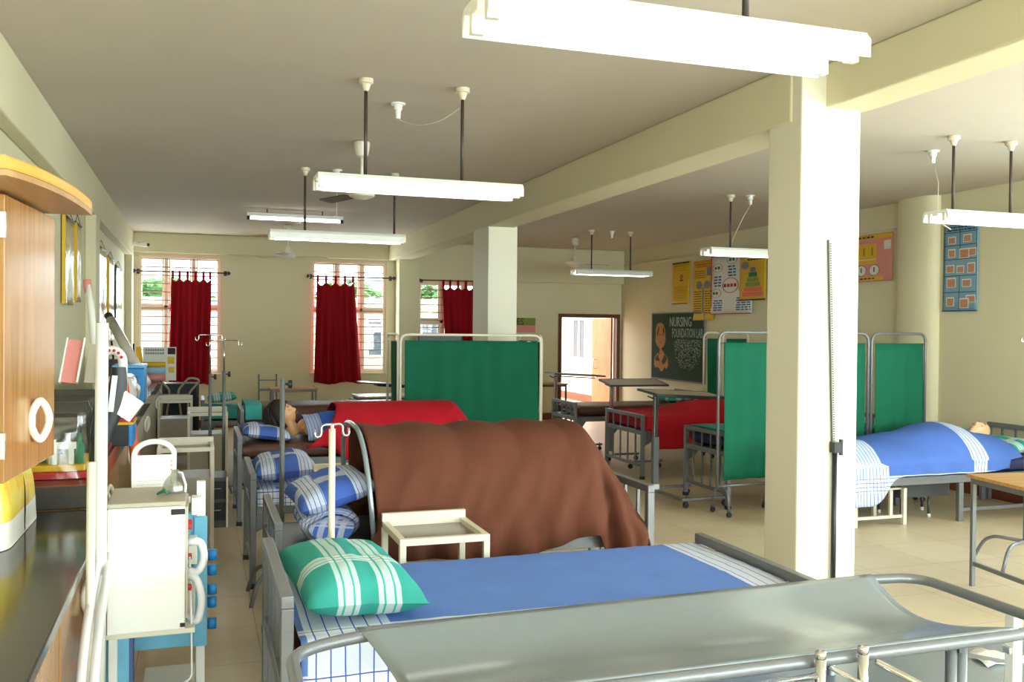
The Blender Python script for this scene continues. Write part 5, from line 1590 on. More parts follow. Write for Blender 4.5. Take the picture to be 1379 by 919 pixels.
# chrome side guard folded down along the near edge
g = MB()
g.tube(fillet([(0.62, 1.925, 0.55), (0.62, 1.925, 0.80), (1.48, 1.925, SZ - 0.02)], 0.03), 0.009, 8)
g.tube([(1.50, 1.925, SZ - 0.005), (1.78, 1.80, 0.70)], 0.006, 8)
g.tube([(1.64, 1.925, SZ - 0.005), (1.95, 1.78, 0.68)], 0.009, 8)
g.build('side_guard_rail', M_CHROME, t, smooth=True)
for x in (1.472, 1.600):
    MB().tube([(x, 1.925, 0.56), (x, 1.925, SZ + 0.02)], 0.0135, 10).lathe([(0.003, 0.02), (0.014, 0.018), (0.014, 0.0)][::-1], (x, 1.925, SZ + 0.02), 12).build('side_guard_post', M_CHROME, t, smooth=True)
MB().box(2.372, 2.408, 2.18, 2.216, 0.56, 0.815).build('corner_post', M_WHITE, t, bevel=0.004)
MB().box(2.36, 2.372, 2.185, 2.21, 0.70, 0.72).build('corner_bracket', M_CHROME, t)
pp = MB().grid([[(2.52 + 0.18 * i / 6 + 0.02 * j / 5, 2.42 + 0.14 * j / 5 - 0.02 * i / 6, 0.562 + 0.012 * math.sin(i * 1.1 + j)) for j in range(6)] for i in range(7)])
o = pp.build('paper_sheet', M_PAPER, smooth=True); md = o.modifiers.new('solid', 'SOLIDIFY'); md.thickness = 0.002
tag(o, 'crumpled white paper lying on the lower shelf of the foreground stretcher', 'paper')
# ------------------------------------------------------------------ left-hand counters and cupboards
def oval_handle(par, x, y, z, w=0.055, h=0.115, out=0.03):
    """pale bow handle with an oval opening, on a face looking towards +X"""
    m = MB()
    n = 28
    pts = []
    for k in range(n):
        a = 2 * PI * k / n
        yy = w * 0.5 * math.cos(a) * (0.75 + 0.25 * math.cos(2 * a)); zz = h * 0.5 * math.sin(a)
        pts.append((x + out * (0.5 + 0.5 * math.cos(a) * (0.8 + 0.2 * math.cos(2 * a))) + 0.008, y + yy, z + zz))
    m.tube(pts, 0.010, 8, closed=True)
    m.box(x - 0.001, x + 0.018, y - w * 0.45, y - w * 0.2, z - 0.012, z + 0.012)
    return m.build('door_handle', M_CREAM, par, smooth=True)

t = thing('worktop', 'near polished black granite worktop along the left wall', 'worktop', (-0.7, 2.4, 0.865))
MB().box(XL + 0.004, -0.345, 0.4, 4.30, 0.865, 0.90).build('granite_slab', M_GRANITE, t, bevel=0.005)
t = thing('worktop', 'raised black granite worktop beyond the step, covered with wrapped kits', 'worktop', (-0.75, 8.6, 0.9))
MB().box(XL + 0.004, -0.43, 4.305, 13.2, 0.902, 1.0).build('granite_slab', M_GRANITE, t, bevel=0.005)

def base_unit(y0, y1, xf, zt, label, m, nd=2):
    t = thing('base_cabinet', label, 'cabinet', (xf - 0.3, (y0 + y1) / 2, 0), 'base cabinets under the worktops')
    MB().box(XL + 0.115, xf - 0.022, y0, y1, 0.0, zt).build('cabinet_body', m, t)
    for k in range(nd):
        a = y0 + (y1 - y0) * k / nd + 0.006; b = y0 + (y1 - y0) * (k + 1) / nd - 0.006
        d = MB().box(xf - 0.021, xf, a, b, 0.09, zt - 0.02).build('cabinet_door', m, t, bevel=0.002)
        oval_handle(d, xf, (b - 0.10) if k % 2 == 0 else (a + 0.10), zt - 0.13)
base_unit(0.6, 1.78, -0.375, 0.864, 'wooden base cabinet under the near granite worktop, closest to the camera', M_CABWOOD)
base_unit(1.80, 2.98, -0.375, 0.864, 'wooden base cabinet under the near granite worktop, middle one', M_CABWOOD)
base_unit(3.0, 4.28, -0.375, 0.864, 'wooden base cabinet under the near granite worktop, beside the white machine', M_CABWOOD)
base_unit(4.31, 6.2, -0.455, 0.90, 'wooden base cabinet under the raised granite worktop, first beyond the machine', M_CABWOOD)
base_unit(6.22, 8.1, -0.455, 0.90, 'wooden base cabinet under the raised granite worktop, beside the nearest locker', M_CABWOOD)
base_unit(8.12, 10.4, -0.455, 0.90, 'grey steel base cabinet under the raised worktop, beside the second locker', M_LOCK)
base_unit(10.42, 13.15, -0.455, 0.90, 'grey steel base cabinet under the raised worktop, farthest from the camera', M_LOCK)

# wall cupboard with a rounded canopy
t = thing('wall_cupboard', 'varnished wooden wall cupboard with rounded canopy at the left edge of the photo', 'cupboard', (-0.74, 2.66, 1.31))
MB().box(XL + 0.003, -0.447, 2.40, 2.96, 1.31, 1.985).build('cupboard_body', M_CABEDGE, t)
M = Matrix.Translation((-0.43, 2.41, 0)) @ Matrix.Rotation(R(-4.5), 4, 'Z')
d = MB().prism([(-0.010, 0.0), (0.010, 0.0), (0.010, 0.50), (-0.010, 0.50)], 1.312, 1.982, M).build('cupboard_door', M_CABWOOD, t, bevel=0.002)
h = oval_handle(d, -0.408, 2.66, 1.435, 0.05, 0.10, 0.036)
MB().box(-0.446, -0.436, 2.402, 2.43, 1.315, 1.98).build('gap_shade_strip', M_DBROWN, t)  # shade of the door gap put in as a dark strip; body is solid
for z in (1.40, 1.91):
    MB().box(-0.442, -0.416, 2.392, 2.408, z - 0.03, z + 0.03).build('hinge', M_CHROME, t)
pl = [(XL + 0.003, 2.16), (-0.375, 2.16)]
for k in range(13):
    a = k / 12
    pl.append((-0.375 + 0.095 * math.sin(a * PI / 2), 2.16 + 0.70 * (1 - math.cos(a * PI / 2)) * 0.55 + 0.70 * a * 0.45))
pl += [(XL + 0.003, 2.86)]
cb = MB(); cb.prism(pl, 1.990, 2.003); cn = cb.build('canopy', M_CANUNDER, t)
MB().prism(pl, 2.004, 2.032).build('canopy_top', M_CABEDGE, cn, bevel=0.006)

# printed yellow bag on the worktop
t = thing('plastic_bag', 'bulging yellow printed plastic bag with white base on the near worktop', 'bag', (-0.75, 3.92, 0.90))
rows = []
for i in range(17):
    z = 0.902 + 0.30 * i / 16; r = []
    k = 1 - 0.18 * (i / 16) ** 3
    for j in range(41):
        a = 2 * PI * j / 40
        cx = abs(math.cos(a)) ** 0.35 * (1 if math.cos(a) > 0 else -1); cy_ = abs(math.sin(a)) ** 0.35 * (1 if math.sin(a) > 0 else -1)
        r.append((-0.80 + 0.195 * k * cx + 0.01 * nz(a, z * 8, 1), 3.90 + 0.36 * k * cy_ + 0.01 * nz(a * 2, z * 9, 3), z))
    rows.append(r)
b = MB()
b.grid(rows)
b.m = [1 if f[0] // 41 < 5 else 0 for f in b.f]
b.mi = 0; b.face([16 * 41 + j for j in range(40)]); b.mi = 1; b.face(list(range(40))[::-1])
def bagmat():
    m, nt, bs = base_mat('yellow_printed_plastic')
    tc = nt.nodes.new('ShaderNodeTexCoord'); mp = nt.nodes.new('ShaderNodeMapping'); mp.inputs['Scale'].default_value = (6, 6, 2.5)
    nt.links.new(tc.outputs['Object'], mp.inputs['Vector'])
    n = nt.nodes.new('ShaderNodeTexNoise'); n.inputs['Scale'].default_value = 2.2; n.inputs['Detail'].default_value = 3; nt.links.new(mp.outputs[0], n.inputs['Vector'])
    r = nt.nodes.new('ShaderNodeValToRGB'); r.color_ramp.interpolation = 'CONSTANT'
    r.color_ramp.elements[0].color = lin((236, 206, 78)); r.color_ramp.elements[1].position = 0.55; r.color_ramp.elements[1].color = lin((226, 186, 60))
    e = r.color_ramp.elements.new(0.66); e.color = lin((214, 150, 110))
    nt.links.new(n.outputs['Fac'], r.inputs['Fac']); nt.links.new(r.outputs['Color'], bs.inputs['Base Color']); bs.inputs['Roughness'].default_value = 0.25
    return m
b.build('bag_skin', [bagmat(), M_PAPER], t, smooth=True)

# clear wrapped kits on the raised worktop
def kit(label, x0, x1, y0, y1, z0, z1, seed):
    rnd = random.Random(seed)
    t = thing('wrapped_kit', label, 'kit', ((x0 + x1) / 2, (y0 + y1) / 2, z0))
    MB().box(x0, x1, y0, y1, z0, z0 + 0.03).build('red_base', M_REDINK, t, bevel=0.006)
    MB().box(x0 + 0.02, x1 - 0.02, y0 + 0.02, y1 - 0.02, z0 + 0.031, z0 + 0.06).build('yellow_tray', M_YELLOW, t, bevel=0.006)
    MB().box(x0 + 0.02, x1 - 0.02, y1 - 0.06, y1 - 0.04, z0 + 0.061, z1 - 0.03).build('dark_backing', M_INK, t)
    n = 5
    for k in range(n):
        x = x0 + 0.05 + (x1 - x0 - 0.1) * k / (n - 1); hh = rnd.uniform(0.06, 0.16)
        MB().lathe([(0.020, 0.0), (0.022, hh * 0.7), (0.010, hh * 0.8), (0.010, hh), (0.014, hh + 0.01)], (x, y0 + 0.07 + 0.05 * (k % 2), z0 + 0.061), 12).build('white_bottle', [M_WHITE, M_GREENINK, M_WHITE][k % 3], t, auto=40)
    m = MB().box(x0 + 0.06, x1 - 0.06, y0 + 0.03, y0 + 0.045, z0 + 0.13, z0 + 0.16)
    for x in (x0 + 0.07, (x0 + x1) / 2, x1 - 0.09): m.box(x, x + 0.02, y0 + 0.03, y0 + 0.045, z0 + 0.061, z0 + 0.13)
    m.build('white_stand', M_WHITE, t)
    rows = []
    N = 28
    for i in range(15):
        v = i / 14; r = []
        for j in range(N + 1):
            a = 2 * PI * j / N
            cx = abs(math.cos(a)) ** 0.3 * (1 if math.cos(a) > 0 else -1); cy_ = abs(math.sin(a)) ** 0.3 * (1 if math.sin(a) > 0 else -1)
            k = 1.03 if v < 0.85 else 1.03 - (v - 0.85) * 0.9
            r.append(((x0 + x1) / 2 + (x1 - x0) / 2 * cx * k + 0.008 * nz(a * 2, v * 6, seed), (y0 + y1) / 2 + (y1 - y0) / 2 * cy_ * k + 0.008 * nz(a * 3, v * 7, seed + 4), z0 + 0.003 + (z1 - z0) * v))
        rows.append(r)
    MB().grid(rows).build('clear_wrapping', M_CLEAR, t, smooth=True)
kit('clear wrapped demonstration kit with red base and white bottles on the raised worktop', -0.76, -0.445, 4.50, 4.98, 1.001, 1.34, 3)
kit('clear wrapped kit with red base just behind the first wrapped kit', -0.80, -0.445, 5.04, 5.63, 1.001, 1.36, 5)
def leaning(label, name, p, q, w, th, m, cat, edge=None):
    """flat tray or board leaning from p (bottom) to q (top)"""
    t = MB().bar(p, q, w, th, up=(1, 0, 0)).build(name, m, bevel=0.004)
    return tag(t, label, cat)
t = thing('card_tray', 'dusty pink shallow tray with white rim standing on the wrapped kits', 'tray', (-0.66, 5.45, 1.375))
MB().bar((-0.640, 5.40, 1.375), (-0.612, 5.50, 1.60), 0.075, 0.012, up=(0, 1, 0)).build('tray_face', M_PINK, t)
MB().bar((-0.682, 5.39, 1.375), (-0.654, 5.49, 1.61), 0.008, 0.03, up=(0, 1, 0)).bar((-0.598, 5.39, 1.375), (-0.570, 5.49, 1.61), 0.008, 0.03, up=(0, 1, 0)).build('tray_rim', M_WHITE, t)
t = thing('card_tray', 'grey shallow tray leaning behind the dusty pink tray', 'tray', (-0.57, 5.56, 1.37))
MB().bar((-0.552, 5.56, 1.365), (-0.528, 5.62, 1.575), 0.06, 0.012, up=(0, 1, 0)).build('tray_face', M_LOCK, t)
MB().bar((-0.517, 5.55, 1.365), (-0.493, 5.61, 1.585), 0.008, 0.03, up=(0, 1, 0)).build('tray_rim', M_WHITE, t)
t = thing('rolled_chart', 'tall white rolled chart leaning on the left wall behind the trays', 'rolled chart', (-0.75, 6.6, 1.0))
MB().tube([(-0.60, 6.55, 1.002), (-0.62, 6.62, 1.40), (-0.655, 6.70, 1.75), (-0.685, 6.75, 1.96)], 0.026, 12, taper=[1, 1, 0.9, 0.7]).build('paper_roll', M_PAPER, t, smooth=True)
MB().tube([(-0.680, 6.745, 1.90), (-0.692, 6.757, 1.985)], 0.024, 12).build('pink_end', M_PINK, t, smooth=True)
t = thing('rolled_chart', 'long silver wrapped roll slanting across the left wall items', 'rolled chart', (-0.7, 7.4, 1.0))
MB().tube([(-0.46, 9.60, 1.13), (-0.66, 10.1, 1.44), (-0.85, 10.55, 1.74)], 0.05, 14).build('wrapped_roll', M_FOIL, t, smooth=True)
MB().tube([(-0.852, 10.555, 1.743), (-0.88, 10.62, 1.79)], 0.042, 14).build('dark_roll_end', M_INK, t, smooth=True)
MB().bar((-0.47, 9.60, 1.002), (-0.47, 9.60, 1.09), 0.05, 0.05).build('roll_support', M_PAPER, t)
def bundle(label, x, y, z, rx, ry, rz_, m, seed):
    rows = []
    for i in range(15):
        th = PI * i / 14
        rows.append([(x + rx * abs(math.sin(th)) ** 0.5 * math.cos(2 * PI * j / 22) * (1 + 0.2 * nz(j * 0.8, i * 0.6, seed)), y + ry * abs(math.sin(th)) ** 0.5 * math.sin(2 * PI * j / 22) * (1 + 0.2 * nz(j * 0.8, i * 0.6, seed + 9)), z + rz_ - rz_ * math.cos(th)) for j in range(23)])
    rows = [[(p[0], p[1], max(p[2], z + 0.001)) for p in r] for r in rows]
    return tag(MB().grid(rows[::-1]).build('wrapped_bundle', m, smooth=True), label, 'bundle')
bundle('crumpled clear wrapped bundle beside the silver roll on the raised worktop', -0.66, 6.05, 1.0, 0.12, 0.2, 0.12, M_FOIL, 2)
bundle('crumpled foil bundle lying below the silver roll', -0.56, 7.85, 1.0, 0.12, 0.30, 0.15, M_FOIL, 4)
bundle('crumpled foil bundle in front of the blue box', -0.57, 8.45, 1.0, 0.11, 0.26, 0.14, M_FOIL, 6)
t = thing('wrapped_roll', 'orange plastic wrapped roll leaning against the worktop front', 'roll', (-0.37, 6.3, 0.0))
MB().tube([(-0.27, 6.10, 0.0), (-0.33, 6.22, 0.6), (-0.385, 6.32, 1.05), (-0.44, 6.42, 1.34)], 0.032, 12, taper=[1, 1, 0.9, 0.7]).build('roll', M_ORANGE, t, smooth=True)
t = thing('box_file', 'black box file with yellow and blue edges on the front of the raised worktop', 'box file', (-0.48, 5.75, 1.0))
MB().box(-0.60, -0.36, 5.66, 5.98, 1.001, 1.12).build('file_body', M_BLACK, t, bevel=0.004)
MB().box(-0.359, -0.340, 5.66, 5.98, 1.001, 1.12).build('blue_edge', M_DBLUE, t)
MB().box(-0.60, -0.335, 5.66, 5.98, 1.121, 1.135).build('yellow_cover', M_YELLOW, t)
MB().box(-0.59, -0.345, 5.67, 5.97, 1.136, 1.15).build('red_cover', M_REDINK, t)
t = thing('neck_model', 'white horseshoe shaped model with red spots standing on the box file', 'model', (-0.46, 5.8, 1.15))
pts = [(-0.46 + 0.058 * math.cos(a), 5.8, 1.47 + 0.07 * math.sin(a)) for a in [PI * k / 14 for k in range(15)]]
pts = [(-0.402, 5.8, 1.152)] + pts + [(-0.518, 5.8, 1.152)]
MB().tube(pts, 0.026, 12).build('model_body', M_WHITE, t, smooth=True)
sp = MB()
for k in range(1, 7):
    a = PI * k / 7
    sp.lathe([(0.002, -0.004), (0.009, -0.003), (0.009, 0.003), (0.002, 0.004)], (-0.46 + 0.058 * math.cos(a), 5.773, 1.47 + 0.07 * math.sin(a)), 10, 'y')
sp.build('red_spots', M_REDINK, t)
t = thing('storage_box', 'bright blue box among the wrapped things near the leftmost window', 'box', (-0.57, 9.2, 1.0))
MB().box(-0.70, -0.44, 8.95, 9.4, 1.001, 1.30).build('box_body', M_DBLUE, t, bevel=0.01)
MB().box(-0.71, -0.432, 8.94, 9.41, 1.301, 1.33).build('box_lid', mat('light_blue_plastic', (110, 170, 222), 0.4), t, bevel=0.01)
t = thing('instrument_rack', 'dark brown rack of instruments on the worktop below the wall charts', 'rack', (-0.78, 10.9, 1.0))
MB().box(-0.92, -0.62, 10.7, 11.1, 1.001, 1.32).build('rack_body', M_DROD, t, bevel=0.01)
rnd = random.Random(8)
for k in range(6):
    x = -0.89 + 0.05 * k; MB().tube([(x, 10.78, 1.321), (x + rnd.uniform(-0.03, 0.03), 10.8, 1.42 + rnd.uniform(0, 0.14))], 0.010, 7).build('instrument', [M_CHROME, M_BLACK, M_DROD][k % 3], t, smooth=True)
t = thing('card_display', 'white card with grey lettering and yellow notes below the leftmost window', 'card', (-0.42, 12.4, 1.0))
MB().box(-0.63, -0.24, 12.40, 12.42, 1.001, 1.42).build('card', M_PAPER, t)
m = MB(); m.mi = 0
for r in range(2):
    for k in range(8): m.box(-0.60 + 0.028 * k, -0.58 + 0.028 * k, 12.396, 12.40, 1.33 + 0.04 * r, 1.355 + 0.04 * r)
m.mi = 1; m.box(-0.34, -0.25, 12.396, 12.40, 1.33, 1.41); m.mi = 2; m.box(-0.34, -0.26, 12.396, 12.40, 1.21, 1.30); m.box(-0.33, -0.26, 12.396, 12.40, 1.10, 1.17)
m.build('card_printing', [M_GREYINK, M_INK, M_YELLOW], t)
for k, (mm, lb) in enumerate(((M_PINK, 'pink rolled mat, lowest of the three rolls below the leftmost window'), (mat('pale_blue_cloth', (150, 190, 214), 0.8), 'pale blue rolled mat, middle of the three rolls below the leftmost window'), (M_YELLOW, 'thin yellow roll, topmost of the three rolls below the leftmost window'))):
    o = MB().tube([(-0.62, 12.22, 1.05 + 0.083 * k), (-0.36, 12.22, 1.05 + 0.083 * k)], 0.045 if k < 2 else 0.03, 14).build('rolled_mat', mm, smooth=True)
    if k == 2: o.location.z -= 0.006
    tag(o, lb, 'rolled mat')
t = thing('yellow_folder', 'narrow yellow folder leaning beside the instrument rack', 'folder', (-0.60, 11.5, 1.0))
MB().bar((-0.58, 11.4, 1.003), (-0.63, 11.5, 1.42), 0.05, 0.2, up=(0, 1, 0)).build('folder_cover', M_YELLOW, t)

# ------------------------------------------------------------------ white machine on its trolley
t = thing('equipment_trolley', 'white legged trolley with patchy blue boards beside the granite worktop', 'trolley', (-0.15, 4.1, 0))
for (x, y, h) in ((-0.318, 3.51, 1.69), (0.022, 4.56, 0.96), (-0.30, 4.56, 0.90), (-0.29, 3.755, 0.545)):
    if h > 1.5: MB().tube([(x, y, 0), (x + 0.008, y, h)], 0.021, 12).build('tall_pole', M_WHITE, t, smooth=True)
    elif h == 0.96: MB().box(x - 0.018, x + 0.022, y - 0.02, y + 0.02, 0, h).build('leg', M_WHITE, t, bevel=0.004)
    else: MB().box(x - 0.016, x + 0.016, y - 0.016, y + 0.016, 0, h).build('leg', M_WHITE, t, bevel=0.004)
MB().tube([(-0.325, 3.26, 0.0), (-0.318, 3.26, 1.24)], 0.014, 10).build('second_pole', M_CREAM, t, smooth=True)
MB().box(-0.275, 0.003, 4.535, 4.555, 0.20, 0.82).build('back_board', M_BLUEPAINT, t)
MB().box(-0.005, 0.052, 4.515, 4.535, 0.20, 0.80).build('side_board', M_BLUEPAINT, t)
MB().box(-0.366, -0.235, 3.775, 3.80, 0.0, 0.66).build('front_board', M_BLUEPAINT, t)
MB().box(-0.234, -0.222, 3.772, 3.86, 0.0, 0.66).build('board_edge', mat('dark_blue_edge', (70, 92, 140), 0.5), t)
MB().box(-0.32, 0.0, 3.62, 4.53, 0.545, 0.565).build('middle_shelf', M_CREAM, t, bevel=0.003)
MB().box(-0.215, 0.0, 3.74, 4.53, 0.10, 0.12).build('lower_shelf', M_CREAM, t, bevel=0.003)
MB().box(-0.018, 0.026, 4.46, 4.538, 0.82, 0.90).box(-0.10, -0.02, 4.49, 4.51, 0.87, 0.90).build('top_bracket', M_WHITE, t, bevel=0.004)
MB().box(-0.03, 0.008, 4.44, 4.512, 0.60, 0.72).build('side_clip_plate', M_WHITE, t, bevel=0.004)
for z in (0.62, 0.55, 0.46, 0.40, 0.30):
    MB().tube([(0.075, 4.53, z - 0.025), (0.075, 4.53, z + 0.02)], 0.021, 12).build('blue_clip', M_DBLUE, t, smooth=True)
t = thing('ventilator', 'overexposed white box machine with grey top and looped hoses on the trolley', 'machine', (-0.165, 3.78, 0.566))
MB().box(-0.300, -0.035, 3.60, 3.95, 0.567, 1.022).build('machine_body', M_WHITE, t, bevel=0.005)
MB().box(-0.302, -0.033, 3.60, 3.955, 1.023, 1.04).build('machine_top', M_LOCK, t, bevel=0.004)
MB().box(-0.084, -0.036, 3.594, 3.599, 0.992, 1.012).build('top_label', M_INK, t)
MB().box(-0.052, -0.034, 3.594, 3.599, 0.578, 0.592).build('bottom_label', M_INK, t)
s = MB().box(-0.034, -0.026, 3.63, 3.93, 0.60, 1.012).build('side_panel', M_LOCK, t)
for (y, z) in ((3.68, 0.93), (3.75, 0.93), (3.68, 0.70), (3.75, 0.80)): MB().lathe([(0.003, 0.0), (0.012, 0.0), (0.012, 0.012), (0.003, 0.014)], (-0.026, y, z), 10, 'x').build('side_knob', M_REDINK, s, auto=40)
for k, pts in enumerate(([(-0.03, 3.72, 0.86), (0.02, 3.70, 0.87), (0.035, 3.70, 0.80), (0.01, 3.70, 0.745), (-0.03, 3.72, 0.755)], [(-0.03, 3.72, 0.735), (0.005, 3.68, 0.735), (0.028, 3.68, 0.65), (0.01, 3.68, 0.56), (-0.03, 3.72, 0.59)])):
    MB().tube(fillet(pts, 0.06, 8), 0.015, 10).build('loop_hose', M_HOSE, t, smooth=True)
for k, dx in enumerate((0.0, 0.045)):
    MB().tube(fillet([(-0.30, 3.70, 0.87 - 0.02 * k), (-0.322 + dx * 0.8, 3.55, 0.87 - 0.01 * k), (-0.320 + dx * 0.8, 3.15, 0.74), (-0.318 + dx * 0.8, 2.82, 0.48), (-0.318 + dx, 2.74, 0.0)], 0.15, 8), 0.015, 10).build('hanging_hose', M_HOSE, t, smooth=True)
wp = [(-0.345 + 0.012 * math.sin(k * 1.3), 3.64 + 0.006 * math.cos(k * 2), 1.25 - 0.05 * k) for k in range(16)]
MB().tube(wp, 0.004, 6).build('red_wire', M_REDWIRE, t, smooth=True)
MB().box(-0.345, -0.33, 3.635, 3.65, 0.43, 0.475).build('wire_plug', M_ORANGE, t)
MB().tube(fillet([(-0.02, 3.74, 0.80), (-0.012, 3.66, 0.55), (-0.01, 3.66, 0.36), (-0.06, 3.66, 0.34), (-0.06, 3.66, 0.29), (0.0, 3.66, 0.30), (0.02, 3.66, 0.10)], 0.04, 8), 0.004, 6).build('thin_cord', M_HOSE, t, smooth=True)

t = thing('instruction_board', 'white plastic board with carrying handle and faint lines behind the white machine', 'board', (-0.165, 4.15, 0.566))
M = Matrix(((1, 0, 0, -0.165), (0, 0, 1, 4.15), (0, 1, 0, 0.0), (0, 0, 0, 1)))
W2 = 0.088; zt = 1.205
outer = [(-W2, 0.567), (W2, 0.567), (W2, zt - 0.06)]
for k in range(1, 12):
    a = PI * k / 12; outer.append((W2 * math.cos(a), zt - 0.06 + 0.06 * math.sin(a)))
outer.append((-W2, zt - 0.06))
bd = MB()
bd.prism([(-W2, 0.567), (W2, 0.567), (W2, zt - 0.065), (-W2, zt - 0.065)], 0, 0.012, M)
arc = [(-0.165 + (W2 - 0.010) * math.cos(PI * k / 16), 4.156, zt - 0.066 + 0.058 * math.sin(PI * k / 16)) for k in range(17)]
bd.tube(arc, 0.0115, 8)
bd.build('board_panel', M_WHITE, t)
pm = MB()
for q in dashes(0.1, 0.8, 0.62, 0.92, 8, 0, 0.16, 40): pm.box(-0.165 - W2 + 2 * W2 * q[0], -0.165 - W2 + 2 * W2 * q[1], 4.1485, 4.1495, 0.70 + 0.44 * q[2] + 0.02, 0.70 + 0.44 * q[3] + 0.02)
pm.build('faint_lines', mat('faint_print', (206, 206, 214), 0.6), t)
pm = MB()
for k in range(6): pm.box(-0.100, -0.094, 4.1485, 4.1495, 1.02 + 0.018 * k, 1.028 + 0.018 * k)
pm.build('yellow_marks', M_YELLOW, t)

t = thing('breathing_mask', 'clear plastic breathing mask with green strap on the white machine', 'mask', (-0.08, 3.80, 1.041))
MB().lathe([(0.046, 0.0), (0.048, 0.010), (0.040, 0.04), (0.024, 0.062), (0.014, 0.068), (0.014, 0.085)], (-0.075, 3.80, 1.0415), 20).build('mask_cup', M_MASK, t, smooth=True)
MB().tube([(-0.12, 3.78, 1.047), (-0.135, 3.73, 1.049), (-0.11, 3.70, 1.07), (-0.10, 3.72, 1.047)], 0.005, 6).build('green_strap', M_GREENINK, t, smooth=True)
MB().tube([(-0.075, 3.80, 1.12), (-0.05, 3.79, 1.115), (-0.036, 3.77, 1.07), (-0.038, 3.76, 1.046)], 0.005, 6).build('mask_tube', M_HOSE, t, smooth=True)

t = thing('pressure_cuff', 'black padded cuff hanging on the white pole above the machine', 'cuff', (-0.26, 3.62, 1.12))
rows = []
for i in range(21):
    v = i / 20; c = Vector((-0.268 - 0.068 * v + 0.012 * math.sin(v * 6), 3.655, 1.53 - 0.39 * v))
    w = 0.034 * (0.55 + 0.5 * math.sin(PI * (0.12 + 0.8 * v)))
    rows.append([tuple(c + Vector((w * math.cos(2 * PI * j / 16), 0.016 * math.sin(2 * PI * j / 16), 0.002 * math.sin(i * 2.4)))) for j in range(17)])
MB().grid(rows).build('cuff_pad', M_BLACK, t, smooth=True)
MB().bar((-0.292, 3.634, 1.37), (-0.278, 3.634, 1.50), 0.018, 0.004, up=(0, 1, 0)).build('white_stripe', M_WHITE, t)
MB().bar((-0.335, 3.634, 1.15), (-0.322, 3.634, 1.22), 0.012, 0.004, up=(0, 1, 0)).build('white_stripe', M_WHITE, t)
MB().tube([(-0.272, 3.655, 1.52), (-0.30, 3.665, 1.46), (-0.345, 3.67, 1.40), (-0.362, 3.665, 1.30), (-0.345, 3.66, 1.14)], 0.006, 6).build('cuff_strap', M_BLACK, t, smooth=True)
o = MB().bar((-0.205, 3.64, 1.365), (-0.268, 3.645, 1.41), 0.085, 0.002, up=(0, 1, 0)).build('paper_tag', M_PAPER)
o.parent = None
tag(o, 'white paper tag hanging from the black cuff', 'paper tag')
t = thing('cable_spool', 'grey blue spool on the bottom shelf of the white legged trolley', 'spool', (-0.17, 3.95, 0.12))
MB().lathe([(0.018, 0.0), (0.052, 0.0), (0.054, 0.012), (0.034, 0.014), (0.034, 0.036), (0.054, 0.038), (0.052, 0.05), (0.018, 0.05)], (-0.155, 3.97, 0.121), 22).build('spool_body', mat('grey_blue_plastic', (120, 136, 170), 0.4), t, auto=40)
MB().lathe([(0.002, 0.0), (0.0175, 0.0), (0.0175, 0.0512), (0.002, 0.0512)], (-0.155, 3.97, 0.121), 16).build('spool_core', M_INK, t, auto=40)
o = MB().lathe([(0.002, 0.004), (0.03, 0.0), (0.055, 0.022), (0.058, 0.030), (0.052, 0.026), (0.028, 0.008)], (-0.06, 4.02, 0.121), 22).build('dish', M_WHITE, auto=50)
tag(o, 'small white dish beside the grey blue spool', 'dish')
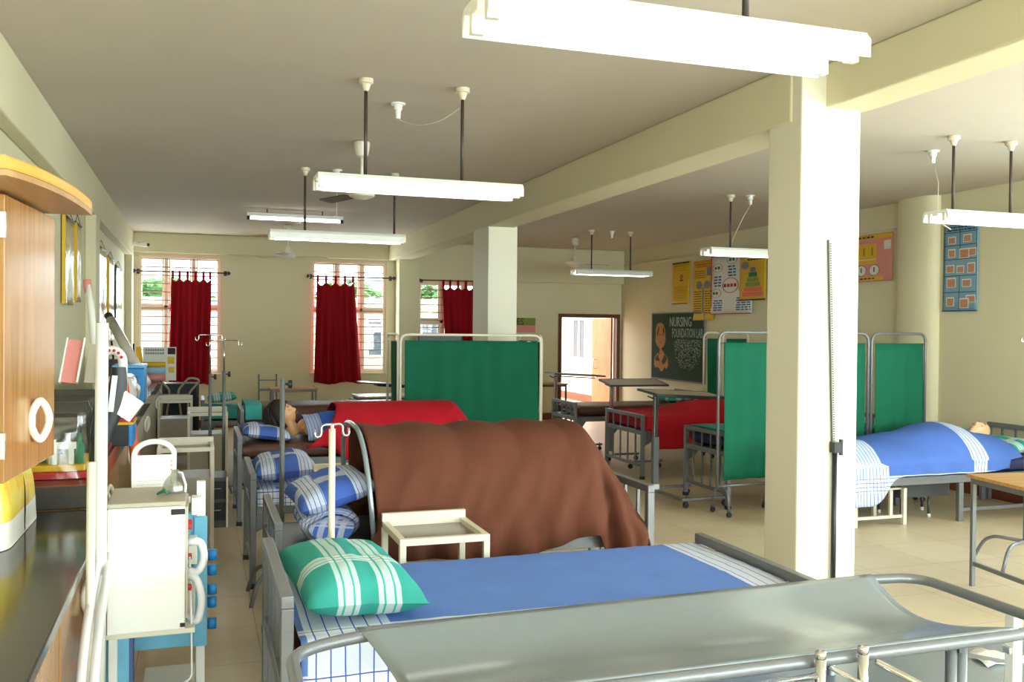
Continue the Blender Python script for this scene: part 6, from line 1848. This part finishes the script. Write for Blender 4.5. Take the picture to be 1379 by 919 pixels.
# ------------------------------------------------------------------ camera
F = 1250.0; ROLL = 0.0095
yaw = math.atan(425 / F); pitch = -15.3 / F
cp, sp_, cy, sy = math.cos(pitch), math.sin(pitch), math.cos(yaw), math.sin(yaw)
def cam_dir(x, y, z):
    y2 = y * cp - z * sp_; z2 = y * sp_ + z * cp
    return Vector((x * cy + y2 * sy, -x * sy + y2 * cy, z2))
rt = cam_dir(math.cos(ROLL), 0, math.sin(ROLL)); upv = cam_dir(-math.sin(ROLL), 0, math.cos(ROLL)); fw = cam_dir(0, 1, 0)
cd = D.cameras.new('camera'); cd.sensor_fit = 'HORIZONTAL'; cd.sensor_width = 36.0; cd.lens = F / 1379 * 36.0
cd.clip_start = 0.05; cd.clip_end = 200
co = D.objects.new('camera', cd); COL.objects.link(co)
co.matrix_world = Matrix(((rt.x, upv.x, -fw.x, 0), (rt.y, upv.y, -fw.y, 0), (rt.z, upv.z, -fw.z, 1.68), (0, 0, 0, 1)))
SC.camera = co

# ------------------------------------------------------------------ daylight
w = D.worlds.new('sky'); SC.world = w; w.use_nodes = True
bg = w.node_tree.nodes['Background']
bg.inputs[0].default_value = (0.90, 0.95, 1.0, 1); bg.inputs[1].default_value = 4.5
def area(name, loc, size, rot, power, col=(0.97, 0.97, 1.0)):
    l = D.lights.new(name, 'AREA'); l.shape = 'RECTANGLE'; l.size, l.size_y = size; l.energy = power; l.color = col
    o = D.objects.new(name, l); COL.objects.link(o); o.location = loc; o.rotation_euler = rot
    return o
# daylight entering through the windows behind and beside the camera
area('daylight_back_left', (1.1, YB - 0.5, 1.85), (3.4, 2.1), (math.radians(90), 0, 0), 430)
area('daylight_back_right', (5.55, YB - 0.5, 1.85), (3.4, 2.1), (math.radians(90), 0, 0), 640)
area('daylight_right_near', (XR + 0.5, -0.3, 1.8), (3.0, 2.0), (math.radians(90), 0, math.radians(90)), 260)
area('daylight_right_far', (XR + 0.5, 3.6, 1.8), (3.2, 2.0), (math.radians(90), 0, math.radians(90)), 330)
# daylight entering through the far windows and the doorway
area('daylight_far_window', (-0.26, YF + 0.5, 1.9), (1.3, 1.9), (math.radians(-90), 0, 0), 110)
area('daylight_middle_window', (2.5, YF + 0.5, 1.9), (1.3, 1.9), (math.radians(-90), 0, 0), 110)
sun = D.lights.new('sun', 'SUN'); sun.energy = 3.5; sun.angle = math.radians(3); sun.color = (1, 0.95, 0.86)
so = D.objects.new('sun', sun); COL.objects.link(so); so.rotation_euler = (math.radians(12), math.radians(8), 0)

vs = SC.view_settings
SC.display_settings.display_device = 'sRGB'
vs.view_transform = 'Standard'; vs.look = 'None'; vs.gamma = 1.0; vs.use_curve_mapping = False
vs.exposure = 0.6
